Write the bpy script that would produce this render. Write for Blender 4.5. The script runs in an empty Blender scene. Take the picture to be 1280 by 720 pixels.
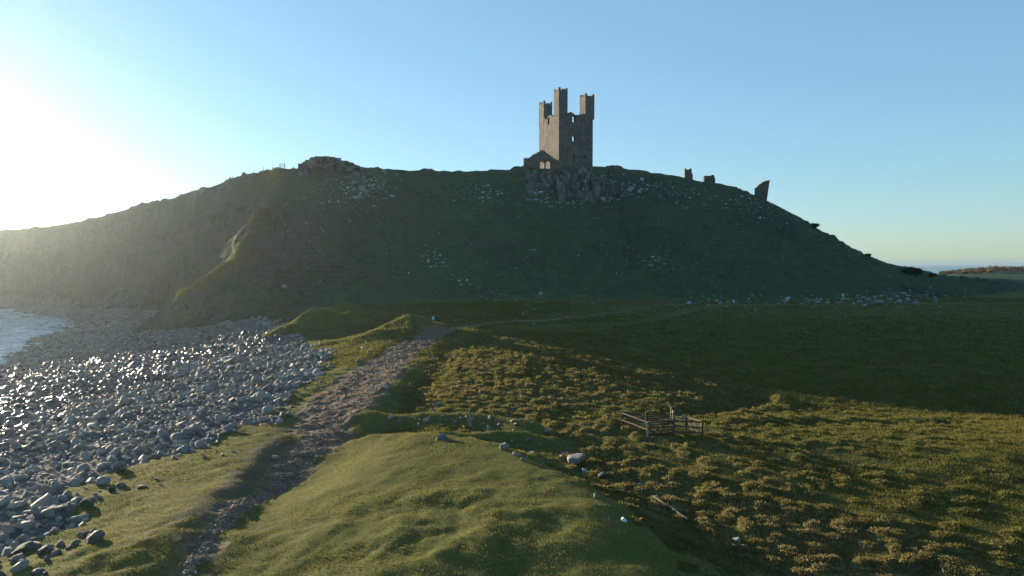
import bpy, bmesh, math, random
import numpy as np
from mathutils import Vector

random.seed(7)
RNG = np.random.default_rng(7)
SC = bpy.context.scene
COL = SC.collection

# ------------------------------------------------------------------ camera numbers
CAMZ = 14.5
F = 853.0
PITCH = math.atan(29.0 / F)
CP, SP = math.cos(PITCH), math.sin(PITCH)
SUN_AZ = math.radians(-46.0)      # left of straight ahead
SUN_EL = math.radians(6.4)

def us(px, py):
    """sight line of a photograph point as (x / y, rise / y)"""
    a = (np.asarray(px, float) - 640.0) / F
    b = (360.0 - np.asarray(py, float)) / F
    k = CP + b * SP
    return a / k, (-SP + b * CP) / k

def at_z(px, py, z):
    u, s = us(px, py)
    y = (z - CAMZ) / s
    return float(u * y), float(y)

def at_y(px, py, y):
    u, s = us(px, py)
    return float(u * y), float(y), float(CAMZ + s * y)

# ------------------------------------------------------------------ numpy noise
def _hash(ix, iy, seed):
    h = (ix.astype(np.int64) * 374761393 + iy.astype(np.int64) * 668265263 + seed * 1442695041) & 0xFFFFFFFF
    h = ((h ^ (h >> 13)) * 1274126177) & 0xFFFFFFFF
    h = h ^ (h >> 16)
    return (h & 0xFFFFFF).astype(np.float64) / float(0xFFFFFF)

def vnoise(x, y, seed=0):
    ix = np.floor(x); iy = np.floor(y)
    fx = x - ix; fy = y - iy
    fx = fx * fx * fx * (fx * (fx * 6 - 15) + 10); fy = fy * fy * fy * (fy * (fy * 6 - 15) + 10)
    a = _hash(ix, iy, seed); b = _hash(ix + 1, iy, seed)
    c = _hash(ix, iy + 1, seed); d = _hash(ix + 1, iy + 1, seed)
    return (a + (b - a) * fx) * (1 - fy) + (c + (d - c) * fx) * fy

def fbm(x, y, scale, octv=3, seed=0, gain=0.5):
    t = np.zeros_like(x, dtype=float); amp = 1.0; tot = 0.0
    fx = x / scale; fy = y / scale
    for i in range(octv):
        t += amp * (vnoise(fx, fy, seed + i * 17) - 0.5); tot += amp
        amp *= gain
        fx, fy = fx * 1.62 - fy * 1.22 + 3.1, fx * 1.22 + fy * 1.62 + 7.7
    return t / tot * 2.0        # about -1 .. 1

def worley(x, y, seed=0):
    """distance to the nearest jittered point, and that point's random number"""
    ix = np.floor(x); iy = np.floor(y)
    best = np.full(x.shape, 9.0); val = np.zeros(x.shape)
    for dx in (-1, 0, 1):
        for dy in (-1, 0, 1):
            cx = ix + dx; cy = iy + dy
            px = cx + 0.15 + 0.7 * _hash(cx, cy, seed); py = cy + 0.15 + 0.7 * _hash(cx, cy, seed + 5)
            d = np.hypot(px - x, py - y)
            m = d < best
            best = np.where(m, d, best); val = np.where(m, _hash(cx, cy, seed + 9), val)
    return best, val

def sstep(a, b, x):
    t = np.clip((x - a) / (b - a), 0, 1)
    return t * t * (3 - 2 * t)

def smin(a, b, k):
    h = np.clip(0.5 + 0.5 * (b - a) / k, 0, 1)
    return b + (a - b) * h - k * h * (1 - h)

def polydist(x, y, pts, margin):
    """signed distance (left of travel is negative), running parameter 0..n-1; far points get margin"""
    P = np.asarray(pts, float)
    d = np.full(x.shape, float(margin)); sg = np.ones(x.shape); tt = np.zeros(x.shape)
    lo = P.min(0) - margin; hi = P.max(0) + margin
    idx = np.nonzero((x > lo[0]) & (x < hi[0]) & (y > lo[1]) & (y < hi[1]))
    if idx[0].size == 0:
        return d, tt
    X = x[idx]; Y = y[idx]
    D = np.full(X.shape, float(margin)); S = np.ones(X.shape); T = np.zeros(X.shape)
    for i in range(len(P) - 1):
        ax, ay = P[i]; bx, by = P[i + 1]
        ex, ey = bx - ax, by - ay
        L2 = ex * ex + ey * ey
        t = np.clip(((X - ax) * ex + (Y - ay) * ey) / L2, 0, 1)
        dd = np.hypot(X - ax - t * ex, Y - ay - t * ey)
        m = dd < D
        cr = ex * (Y - ay) - ey * (X - ax)
        D = np.where(m, dd, D); S = np.where(m, np.where(cr > 0, -1.0, 1.0), S); T = np.where(m, i + t, T)
    d[idx] = D * S; tt[idx] = T
    # far points outside the box keep +margin
    return d, tt

def inpoly(x, y, poly):
    P = np.asarray(poly, float); n = len(P)
    r = np.zeros(x.shape, bool)
    j = n - 1
    for i in range(n):
        xi, yi = P[i]; xj, yj = P[j]
        c = ((yi > y) != (yj > y)) & (x < (xj - xi) * (y - yi) / (yj - yi + 1e-12) + xi)
        r ^= c
        j = i
    return r

# ------------------------------------------------------------------ the lie of the land
# crest of the castle hill, photograph points with their distance
CREST = [(-900, 300, 300), (-600, 295, 285), (-420, 292, 275), (-260, 290, 268), (-120, 289, 262), (-40, 288, 257), (0, 288, 255), (60, 284, 247), (100, 277, 240), (140, 268, 232),
         (180, 256, 223), (215, 249, 214), (240, 240, 208), (270, 235, 201), (284, 226, 197), (297, 221, 193), (306, 218, 190), (330, 215, 182),
         (350, 212, 176), (380, 209, 171), (440, 208, 172), (462, 210, 173), (500, 212, 177), (545, 215, 180), (600, 213, 182),
         (650, 210, 184), (700, 211, 186), (745, 208, 187), (790, 211, 187), (830, 218, 187), (860, 223, 187), (890, 228, 187),
         (930, 238, 186), (955, 248, 186), (985, 263, 185), (1010, 278, 184), (1040, 296, 182), (1080, 318, 181), (1110, 329, 180),
         (1150, 338, 182), (1180, 345, 186), (1215, 349.5, 196), (1260, 352.5, 215), (1400, 356, 260), (1700, 357, 320)]
_cu, _cs = us([c[0] for c in CREST], [c[1] for c in CREST])
_cd = np.array([c[2] for c in CREST], float)
TOE = [(-900, 270), (-420, 220), (-200, 208), (-100, 214), (0, 229), (100, 206), (170, 188), (215, 182), (250, 172), (282, 164), (300, 148), (330, 139), (350, 137), (400, 136), (450, 137), (550, 137),
       (650, 137), (750, 138), (850, 140), (950, 143), (1050, 147), (1150, 151), (1180, 156), (1215, 172), (1260, 195), (1400, 240), (1700, 300)]
_tu, _ = us([t[0] for t in TOE], [380] * len(TOE))
_td = np.array([t[1] for t in TOE], float)

SHORE = [(-420, 330), (-300, 268), (-205, 236), (-165, 221), (-131, 193), (-109, 172), (-97, 148), (-89, 131), (-78, 110), (-66.8, 89), (-62, 60), (-60, 30), (-60, -60)]

def zpts(lst):
    return [at_z(*p) for p in lst]

PATH = zpts([(185, 790, 6.3), (225, 720, 6.2), (262, 660, 6.1), (300, 620, 6.0), (345, 585, 5.9), (375, 555, 5.9), (400, 530, 5.9), (420, 500, 6.0), (445, 470, 6.2),
             (475, 445, 6.4), (510, 425, 6.5), (550, 411, 6.6), (600, 403, 6.6), (660, 396, 6.8), (720, 388, 7.0), (790, 381, 7.2), (880, 376, 7.3)])
PW = np.array([0.15, 0.2, 0.25, 0.35, 0.55, 0.9, 1.5, 2.2, 2.8, 2.5, 1.9, 1.3, 0.9, 0.75, 0.65, 0.55, 0.4])
PDEP = np.array([0.45, 0.5, 0.65, 1.1, 1.5, 1.4, 1.0, 0.6, 0.5, 0.4, 0.35, 0.3, 0.25, 0.2, 0.15, 0.1, 0.0])
# foot of the foreground bank
FOOT = zpts([(1150, 800, 5.2), (980, 720, 5.2), (925, 688, 5.2), (870, 656, 5.2), (800, 625, 5.2), (740, 606, 5.2), (680, 580, 5.25), (620, 562, 5.3), (560, 550, 5.4), (500, 538, 5.6), (455, 530, 5.8)])
FW = np.array([6.5, 6.0, 5.5, 4.6, 3.8, 3.2, 2.6, 2.2, 2.0, 1.8, 1.8])
# right edge of the raised ground that carries the track
EDGE = zpts([(440, 528, 5.8), (462, 500, 5.9), (490, 470, 6.0), (515, 446, 6.1), (545, 428, 6.2), (600, 412, 6.3), (680, 403, 6.4), (760, 394, 6.6)])
RIDGES = [  # polyline, height, half width
    (zpts([(452, 505, 6.2), (500, 511, 6.0), (560, 516, 5.9), (620, 524, 5.8), (668, 536, 5.7)]), 0.6, 0.9),
    (zpts([(470, 538, 5.8), (540, 541, 5.7), (620, 546, 5.6), (690, 556, 5.4)]), 0.42, 0.7),
    (zpts([(447, 515, 6.2), (468, 492, 6.2), (493, 463, 6.3), (517, 441, 6.4)]), 0.5, 1.6),
    (zpts([(915, 533, 4.5), (960, 529, 4.3), (1040, 524, 4.0), (1100, 521, 3.8), (1180, 515, 3.6)]), 0.34, 0.8),
    (zpts([(972, 480, 3.9), (962, 492, 3.9), (928, 508, 4.2), (888, 524, 4.5)]), 0.35, 0.9),
    (zpts([(800, 432, 4.6), (870, 456, 4.0), (915, 476, 3.9)]), 0.3, 1.2),
    (zpts([(215, 700, 7.0), (238, 650, 7.0), (262, 612, 6.9), (300, 588, 6.8)]), 0.25, 0.7),
]
CHAN = zpts([(800, 428, 4.6), (870, 450, 4.0), (922, 470, 3.9), (940, 484, 3.9), (915, 498, 4.2), (868, 516, 4.6)])
MOUNDS = [  # px, py, z guess, height, rx, ry, turn
    (392, 391, 7.6, 3.0, 3.6, 8, 0.5), (424, 381, 8.0, 3.6, 4.5, 8, 0.3), (512, 403, 7.2, 2.2, 3.4, 4.0, 0.2), (460, 410, 7.0, 0.7, 6.0, 4.0, 0.0),
    (130, 690, 6.0, 0.5, 2.5, 4, 0.2), (560, 640, 7.0, 0.25, 5, 5, 0.0),
]
MND = [(*at_z(m[0], m[1], m[2]), *m[3:]) for m in MOUNDS]
RIDGES.append(([at_y(318, 350, 162)[:2], at_y(300, 350, 155)[:2], at_y(275, 350, 150)[:2], at_y(238, 350, 146)[:2]], 4.2, 2.6))
RIDGES.append(([at_y(330, 350, 146)[:2], at_y(290, 350, 142)[:2], at_y(245, 350, 140)[:2]], 1.6, 1.8))
RIDGES.append(([at_y(345, 350, 170)[:2], at_y(322, 350, 162)[:2], at_y(308, 350, 154)[:2], at_y(290, 350, 149)[:2]], 2.6, 1.6))
RIDGES.append(([at_y(318, 350, 172)[:2], at_y(300, 350, 166)[:2], at_y(280, 350, 160)[:2]], 2.6, 1.6))
RIDGES.append(([at_y(372, 350, 168)[:2], at_y(352, 350, 158)[:2], at_y(338, 350, 148)[:2]], 1.8, 2.0))

_sp = [at_y(330, 262, 160), at_y(314, 296, 153), at_y(304, 322, 147), at_y(284, 331, 140), at_y(262, 341, 136), at_y(240, 358, 133)]
SPUR = [q[:2] for q in _sp]; SPURZ = np.array([q[2] for q in _sp])

def shore_d(x, y):
    d, t = polydist(x, y, SHORE, 400.0)
    return np.where(np.abs(d) >= 399, np.where(x > -100, 400.0, -400.0), -d)

def base_height(x, y):
    """smooth land form without the small roughness; returns height and a dict of masks"""
    x = np.asarray(x, float); y = np.asarray(y, float)
    ye = np.maximum(y, 30.0)
    u = x / ye
    # ---- the low ground
    z = 5.2 + 1.0 * sstep(40, 130, y) + fbm(x, y, 45, 2, 3) * 0.25
    z = z - 3.0 * sstep(-4, 26, x) * sstep(32, 60, y) * sstep(138, 90, y)
    sdE, tE = polydist(x, y, EDGE, 60.0)
    raised = sstep(2.6, -1.2, np.where(np.abs(sdE) >= 59.9, np.where(x < 0, -60, 60), sdE))
    raised = np.where(y > 138, 0.5, raised)
    sdF, tF = polydist(x, y, FOOT, 40.0)
    fw = np.interp(tF, np.arange(len(FW)), FW)
    fg = sstep(0.0, 1.0, -sdF / fw) * sstep(44, 36, y)
    fg = np.where((np.abs(sdF) >= 39.9) & (y < 30) & (x < 0), 1.0, fg)
    fg = np.where((y < 8) & (x < 10), np.maximum(fg, sstep(10, 4, x) * 1.0), fg)
    lift = np.maximum(fg * 1.15, raised * 0.85 * sstep(30, 44, y))
    lift = np.maximum(lift, sstep(-7, -11, x) * 1.5 * sstep(46, 30, y))
    z = z + lift
    sdP, tP = polydist(x, y, PATH, 30.0)
    pw = np.interp(tP, np.arange(len(PW)), PW); pdp = np.interp(tP, np.arange(len(PW)), PDEP)
    near = np.abs(sdP) < 29.9
    wob = fbm(x, y, 3.0, 2, 41) * 0.45
    lw = 1.7
    lp = np.where(sdP < 0, sstep(lw, 0.0, -sdP - pw + wob), sstep(5.0, 0.0, sdP - pw + wob * 0.6))
    cut = np.where(near, lp * pdp, 0.0)
    ew = fbm(x, y, 1.3, 3, 43)
    pathm = np.where(near, sstep(0.55, -0.35, np.abs(sdP) - pw + wob * 0.9 + ew * 0.8), 0.0)
    pathm = pathm * np.clip(1.15 - 0.9 * np.clip(fbm(x, y, 2.2, 3, 44) - 0.1, 0, 1), 0, 1) * np.where(tP > 11.2, 0.8, 1.0)
    earth = np.where(near & (sdP < 0), sstep(0.1, 0.4, -sdP - pw + wob) * sstep(1.7, 1.1, -sdP - pw + wob), 0.0) * sstep(1.6, 3.0, tP) * sstep(6.6, 5.4, tP)
    z = z - cut
    for pts, h, w in RIDGES[:7]:
        d, t = polydist(x, y, pts, 12.0)
        z = z + h * np.exp(-(d / w) ** 2) * np.where(np.abs(d) < 11.9, 1, 0) * (0.6 + 0.8 * vnoise(x * .5, y * .5, 77)) * (np.abs(d) < 11.9)
    d, t = polydist(x, y, CHAN, 12.0)
    z = z - 0.9 * np.exp(-(d / 1.5) ** 2) * np.where(np.abs(d) < 11.9, 1, 0)
    # ---- far ground to the right, the low headland
    hl = sstep(560, 640, y) * sstep(1100, 900, y)
    hu, hs = us([1160, 1185, 1200, 1240, 1256, 1280, 1400, 1800], [350, 344, 341, 337, 333, 332, 329, 329])
    zh = CAMZ + np.interp(u, hu, hs) * 700
    z = z + np.maximum(zh - z, 0) * hl * sstep(hu[0], hu[1], u)
    z = z + (-14.0) * sstep(720, 950, y)
    z = z + (-14.0) * sstep(0.66, 0.54, u) * sstep(420, 560, y)
    # ---- the hill
    T = np.interp(u, _tu, _td); C = np.interp(u, _cu, _cd); S = np.interp(u, _cu, _cs)
    Zc = CAMZ + S * C
    rough = fbm(x, y, 14, 3, 11)
    s = (y - T) / (C - T)
    s2 = s + rough * 0.05
    g = np.clip(s2, 0, 1)
    p_grass = 0.42 * g ** 1.15 + 0.58 * sstep(0.02, 1.0, s2)
    cl = sstep(0.0, 0.30, -(u - (-0.395)) / 0.25 * 0.3 + 0.0)
    cl = sstep(-0.385, -0.44, u)
    rib = np.abs(fbm(x, y, 18, 3, 23)) * 0.75 + np.abs(fbm(x * 1.3, y * .8, 5.0, 3, 24)) * 0.5
    sc = s + (rib - 0.3) * 0.5 * sstep(0.88, 0.62, s) + rough * 0.08 * sstep(1.0, 0.75, s)
    p_cliff = 0.20 * sstep(0.0, 0.45, sc) + 0.42 * sstep(0.33, 0.50, sc) + 0.38 * sstep(0.56, 0.92, sc)
    p_cliff = np.where(s > 0.98, 1.0, p_cliff)
    # rocky step under the crest
    p_nose = 0.36 * sstep(0.0, 0.6, s2) + 0.34 * sstep(0.42, 0.72, s2 + rib * .12) + 0.30 * sstep(0.75, 0.98, s2)
    nose = sstep(-0.27, -0.34, u)
    p = p_grass * (1 - nose) + p_nose * nose
    p = p * (1 - cl) + p_cliff * cl
    p = np.where(s >= 1.0, 1.0, np.clip(p, 0, 1))
    low = z
    sd = shore_d(x, y)
    ramp = np.where(sd > 0, 0.115 * sd + 0.0, 0.10 * sd) - 0.05
    low = smin(low, ramp + 0.35 * fbm(x, y, 9, 2, 61), 1.2)
    low = np.where(sd < -2, np.minimum(low, ramp), low)
    low = np.maximum(low, -6.0)
    # in front of the cliff the rocks rise out of the sea
    rise = Zc - low
    dback = np.maximum(y - C, 0)
    fall = 0.10 * np.maximum(dback - 150, 0) + 0.012 * dback + 0.028 * np.maximum(dback - 260, 0) + 0.05 * np.maximum(dback - 60, 0) * cl
    hillz = low + np.maximum(rise, 0) * p
    hillz = np.where(dback > 0, np.maximum(Zc - fall - fbm(x, y, 22, 2, 5) * 0.5 * sstep(0, 12, dback) - 0.5 * sstep(0, 10, dback), np.minimum(low, Zc)), hillz)
    infront = (y > T) & (y > 60)
    hm = np.where(infront, sstep(-0.05, 0.12, s), 0.0) * sstep(0.0, 2.0, rise)
    zz = np.where(infront, hillz, low)
    for pts, h, w in RIDGES[7:]:
        d, t = polydist(x, y, pts, 12.0)
        zz = zz + h * np.exp(-np.abs(d / w) ** 1.5) * (np.abs(d) < 11.9) * (0.55 + 0.9 * vnoise(x * .35, y * .35, 78)) * sstep(-0.15, 0.5, t)
    d, t = polydist(x, y, SPUR, 30.0)
    cz = np.interp(t, np.arange(len(SPUR)), SPURZ) + fbm(x, y, 4, 4, 79, .6) * 1.3
    ad = np.abs(d)
    prof = cz - 1.3 * (1 - np.exp(-(ad / 2.4) ** 2)) - 1.0 * np.maximum(ad - 2.2, 0)
    spurm = np.where((ad < 29.5) & (prof > zz), 1.0, 0.0)
    zz = np.where(ad < 29.5, np.maximum(zz, prof), zz)
    mn = np.zeros(x.shape)
    for mx, my, h, rx, ry, a in MND:
        ca, sa = math.cos(a), math.sin(a)
        dx, dy = x - mx, y - my
        q = ((dx * ca - dy * sa) / rx) ** 2 + ((dx * sa + dy * ca) / ry) ** 2
        zz = zz + h * np.exp(-q ** 0.8) * (0.72 + 0.56 * vnoise(x * .42 + 3, y * .42, 88)) + np.exp(-q) * fbm(x, y, 1.6, 3, 89) * .22
        mn = np.maximum(mn, np.exp(-q) * (h > 2))
    return zz, dict(mound=np.maximum(mn, spurm * .32), spur=spurm, crest=spurm * np.exp(-(ad / 2.6) ** 2), path=pathm, earth=earth, sP=sdP, tP=tP, sd=sd, hill=hm, s=s, cl=cl, nose=nose, fg=fg, u=u, T=T, C=C, raised=raised, sE=sdE)

# ------------------------------------------------------------------ masks and small roughness
BEACH_EDGE = [(-80, 745, 4.2), (-14, 714, 4.6), (16, 668, 4.8), (60, 634, 5.0), (118, 602, 5.0), (222, 562, 5.0), (290, 545, 5.0), (330, 520, 5.2), (385, 470, 5.6), (415, 440, 6.0),
              (392, 412, 6.4), (356, 398, 6.8)]
_be = zpts(BEACH_EDGE) + [at_y(330, 380, 136)[:2], at_y(285, 380, 146)[:2], at_y(235, 380, 160)[:2], at_y(200, 380, 182)[:2], at_y(150, 380, 200)[:2]]
PEN = at_z(838, 541, 4.9)
BEACH_POLY = [(-34, 4)] + _be + [(-118, 205), (-175, 228), (-220, 225), (-150, 150), (-110, 60), (-90, 0)]

def masks(x, y, z, m):
    be = inpoly(x + fbm(x, y, 6, 4, 91, .7) * 4.5, y + fbm(x, y, 6, 4, 92, .7) * 4.5, BEACH_POLY).astype(float)
    be = np.where((m['sd'] < 9) & (z < 4.0), 1.0, be)
    be = np.where(m['mound'] > 0.3, 0.0, be)
    px = 640 + F * m['u']
    # tussocky rough grass right of the track and beyond the bank foot
    tu = (1 - m['raised']) * (1 - m['fg']) * sstep(128, 96, y) * sstep(0.6, -1.0, -m['sE'] * 0.2)
    tu = np.where((x > -9) & (y > 18), tu, 0)
    for pts, h, w in RIDGES[:3]:
        d, t = polydist(x, y, pts, 12.0)
        tu = tu * sstep(0.8, 2.0, np.abs(d))
    tu = tu * sstep(1.3, 2.6, np.hypot((x - PEN[0]) / 1.5, y - PEN[1]))
    return be, np.clip(tu, 0, 1)

def brown_and_sunlit_mask(x, y):
    """where the rough grass has bleached to brown: a belt beside the bank and towards the track"""
    pts1 = zpts([(700, 560, 5.3), (800, 600, 5.2), (900, 640, 5.2), (1040, 690, 5.2), (1200, 760, 5.2)])
    pts2 = zpts([(520, 450, 6), (600, 450, 5.8), (680, 440, 5.9), (760, 450, 5.9)])
    pts3 = zpts([(560, 480, 5.8), (640, 490, 5.6), (740, 520, 5.4)])
    b = np.zeros(x.shape)
    for pts, w in ((pts1, 5.0), (pts2, 15.0), (pts3, 9.0)):
        d, t = polydist(x, y, pts, 40.0)
        b = np.maximum(b, np.exp(-(d / w) ** 2) * (np.abs(d) < 39.9))
    n = fbm(x, y, 7, 3, 133)
    b = np.maximum(b * .8, .75 * sstep(108, 128, y) * (x > 12) * sstep(170, 150, y))
    b = np.maximum(b, .9 * (y > 300))  # far field coloured lighter to paint in a sunlit strip
    return np.clip(b * (1.0 + n * 0.6) + n * 0.28 - 0.05, 0, 1)

TS = 0.78
def full_height(x, y):
    z, m = base_height(x, y)
    be, tu = masks(x, y, z, m)
    br = brown_and_sunlit_mask(x, y)
    small = fbm(x, y, 2.6, 3, 201) * 0.13 + fbm(x, y, 0.8, 2, 211) * 0.05
    grassy = (1 - be) * (1 - m['path'])
    z = z + small * (0.55 + 0.45 * grassy) * (1 - .3 * m['fg']) * (1 - m['hill'] * 0.0)
    # tussocks
    tmask = tu * np.clip(0.35 + 0.9 * br, 0, 1)
    sel = np.nonzero(tmask > 0.03)
    if sel[0].size:
        xs = x[sel]; ys = y[sel]
        wx = xs + fbm(xs, ys, 1.5, 1, 301) * .3; wy = ys + fbm(xs, ys, 1.5, 1, 302) * .3
        d, v = worley(wx / TS, wy / TS, 7)
        gap = fbm(xs, ys, 6.0, 3, 315) * .32
        on = sstep(0.62 - 0.5 * br[sel] + gap, 0.75 - 0.5 * br[sel] + gap, v)
        bump = np.sqrt(np.clip(1 - (d / 0.52) ** 2, 0, 1)) * (0.07 + 0.13 * v) * on
        d2, v2 = worley(xs / 3.1, ys / 3.1, 17)
        bump += np.clip(1 - (d2 / 0.5) ** 2, 0, 1) * 0.11 * v2
        z[sel] += bump * tmask[sel]
    # stones in the track and on the beach bed
    z = z + m['path'] * (fbm(x, y, 0.55, 2, 401) * 0.09 + fbm(x, y, 1.6, 2, 402) * .10)
    z = z + be * fbm(x, y, 1.6, 2, 411) * 0.25
    # ledges and knobbly rock on the hill's steep parts
    hm = m['hill']
    steep = np.clip(np.maximum(m['cl'], m['nose'] * 0.7) , 0, 1) * hm * (m['s'] < 1.0)
    z = z + steep * sstep(1.0, np.where(m['cl'] > .5, 0.80, 0.95), m['s']) * (fbm(x * 1.0, y * 0.5, 4.5, 4, 501, .6) * 2.2)
    face = hm * (m['s'] < 1.02)
    z = z + hm * (m['s'] < 1.05) * fbm(x, y, 5.0, 3, 511) * 0.45 * (1 - .75 * m['cl'] * sstep(.75, .95, m['s']))
    z = z + face * fbm(x, y, 1.4, 3, 521) * 0.24
    z = z + face * 0.10 * np.sin(z * 6.0 + fbm(x, y, 9, 2, 523) * 6) * (1 - m['cl'])
    out = sstep(0.12, 0.4, fbm(x, y, 7, 3, 531) + 0.28 * np.exp(-((m['s'] - 0.85) / 0.14) ** 2) - 0.25) * face * (1 - m['cl'])
    z = z + out * (0.5 + 0.7 * np.abs(fbm(x, y, 1.6, 2, 533)))
    m['out'] = out
    m['beach'] = be; m['tus'] = tu; m['brown'] = br
    return z, m

def ground(px, py, fine=True):
    """where the sight lines through photograph points meet the land"""
    px = np.atleast_1d(np.asarray(px, float)); py = np.atleast_1d(np.asarray(py, float))
    u, s = us(px, py)
    ys = np.concatenate([np.arange(12, 60, 0.25), np.arange(60, 140, 0.5), np.arange(140, 420, 0.7)])
    Y = np.broadcast_to(ys, (len(u), len(ys)))
    X = u[:, None] * Y
    Z, _ = base_height(X.ravel(), Y.ravel())
    Z = Z.reshape(Y.shape)
    R = CAMZ + s[:, None] * Y
    below = R <= Z
    k = np.where(below.any(1), below.argmax(1), len(ys) - 1)
    k0 = np.maximum(k - 1, 0)
    i = np.arange(len(u))
    g0 = R[i, k0] - Z[i, k0]; g1 = R[i, k] - Z[i, k]
    t = np.where(np.abs(g0 - g1) > 1e-9, g0 / (g0 - g1 + 1e-12), 0); t = np.clip(t, 0, 1)
    y = ys[k0] + (ys[k] - ys[k0]) * t
    x = u * y
    z, m = full_height(x, y) if fine else base_height(x, y)
    return x, y, z

def gpt(px, py):
    x, y, z = ground(px, py)
    return float(x[0]), float(y[0]), float(z[0])

# ------------------------------------------------------------------ blender helpers
def tag(o, label=None, cat=None, group=None, kind=None):
    if label: o['label'] = label
    if cat: o['category'] = cat
    if group: o['group'] = group
    if kind: o['kind'] = kind
    return o

def empty(name, loc, rz=0.0):
    o = bpy.data.objects.new(name, None); COL.objects.link(o)
    o.location = loc; o.rotation_euler = (0, 0, rz); o.empty_display_size = 0.3
    return o

def np_mesh(name, V, loops, sizes, mat, parent=None, smooth=True, attrs=None):
    me = bpy.data.meshes.new(name)
    V = np.asarray(V, np.float32); loops = np.asarray(loops, np.int32); sizes = np.asarray(sizes, np.int32)
    me.vertices.add(len(V)); me.vertices.foreach_set('co', V.ravel())
    me.loops.add(len(loops)); me.loops.foreach_set('vertex_index', loops)
    me.polygons.add(len(sizes))
    st = np.zeros(len(sizes), np.int32); st[1:] = np.cumsum(sizes)[:-1]
    me.polygons.foreach_set('loop_start', st)
    try:
        me.polygons.foreach_set('loop_total', sizes)
    except Exception:
        pass
    me.polygons.foreach_set('use_smooth', np.full(len(sizes), smooth))
    if attrs:
        for k, a in attrs.items():
            at = me.attributes.new(k, 'FLOAT', 'POINT')
            at.data.foreach_set('value', np.asarray(a, np.float32))
    me.update(calc_edges=True)
    me.validate()
    if mat: me.materials.append(mat)
    o = bpy.data.objects.new(name, me); COL.objects.link(o)
    if parent: o.parent = parent
    return o

def bm_obj(name, bm, mat, parent=None, smooth=False):
    me = bpy.data.meshes.new(name); bm.normal_update(); bm.to_mesh(me); bm.free()
    if smooth:
        for p in me.polygons: p.use_smooth = True
    me.materials.append(mat)
    o = bpy.data.objects.new(name, me); COL.objects.link(o)
    if parent: o.parent = parent
    return o

def add_bar(bm, a, b, w, h=None, seg=1, jit=0.0):
    """a squared timber from a to b"""
    h = h or w
    a = Vector(a); b = Vector(b)
    d = (b - a).normalized()
    side = d.cross(Vector((0, 0, 1)))
    if side.length < 1e-3: side = Vector((1, 0, 0))
    side.normalize(); up = side.cross(d).normalized()
    rings = []
    for k in range(seg + 1):
        t = k / seg; c = a.lerp(b, t) + Vector((random.uniform(-jit, jit), random.uniform(-jit, jit), random.uniform(-jit, jit)))
        rings.append([bm.verts.new(c + side * (sx * w / 2) + up * (sy * h / 2)) for sx, sy in ((-1, -1), (1, -1), (1, 1), (-1, 1))])
    for k in range(seg):
        for i in range(4):
            bm.faces.new((rings[k][i], rings[k][(i + 1) % 4], rings[k + 1][(i + 1) % 4], rings[k + 1][i]))
    bm.faces.new(rings[0][::-1]); bm.faces.new(rings[-1])

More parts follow.
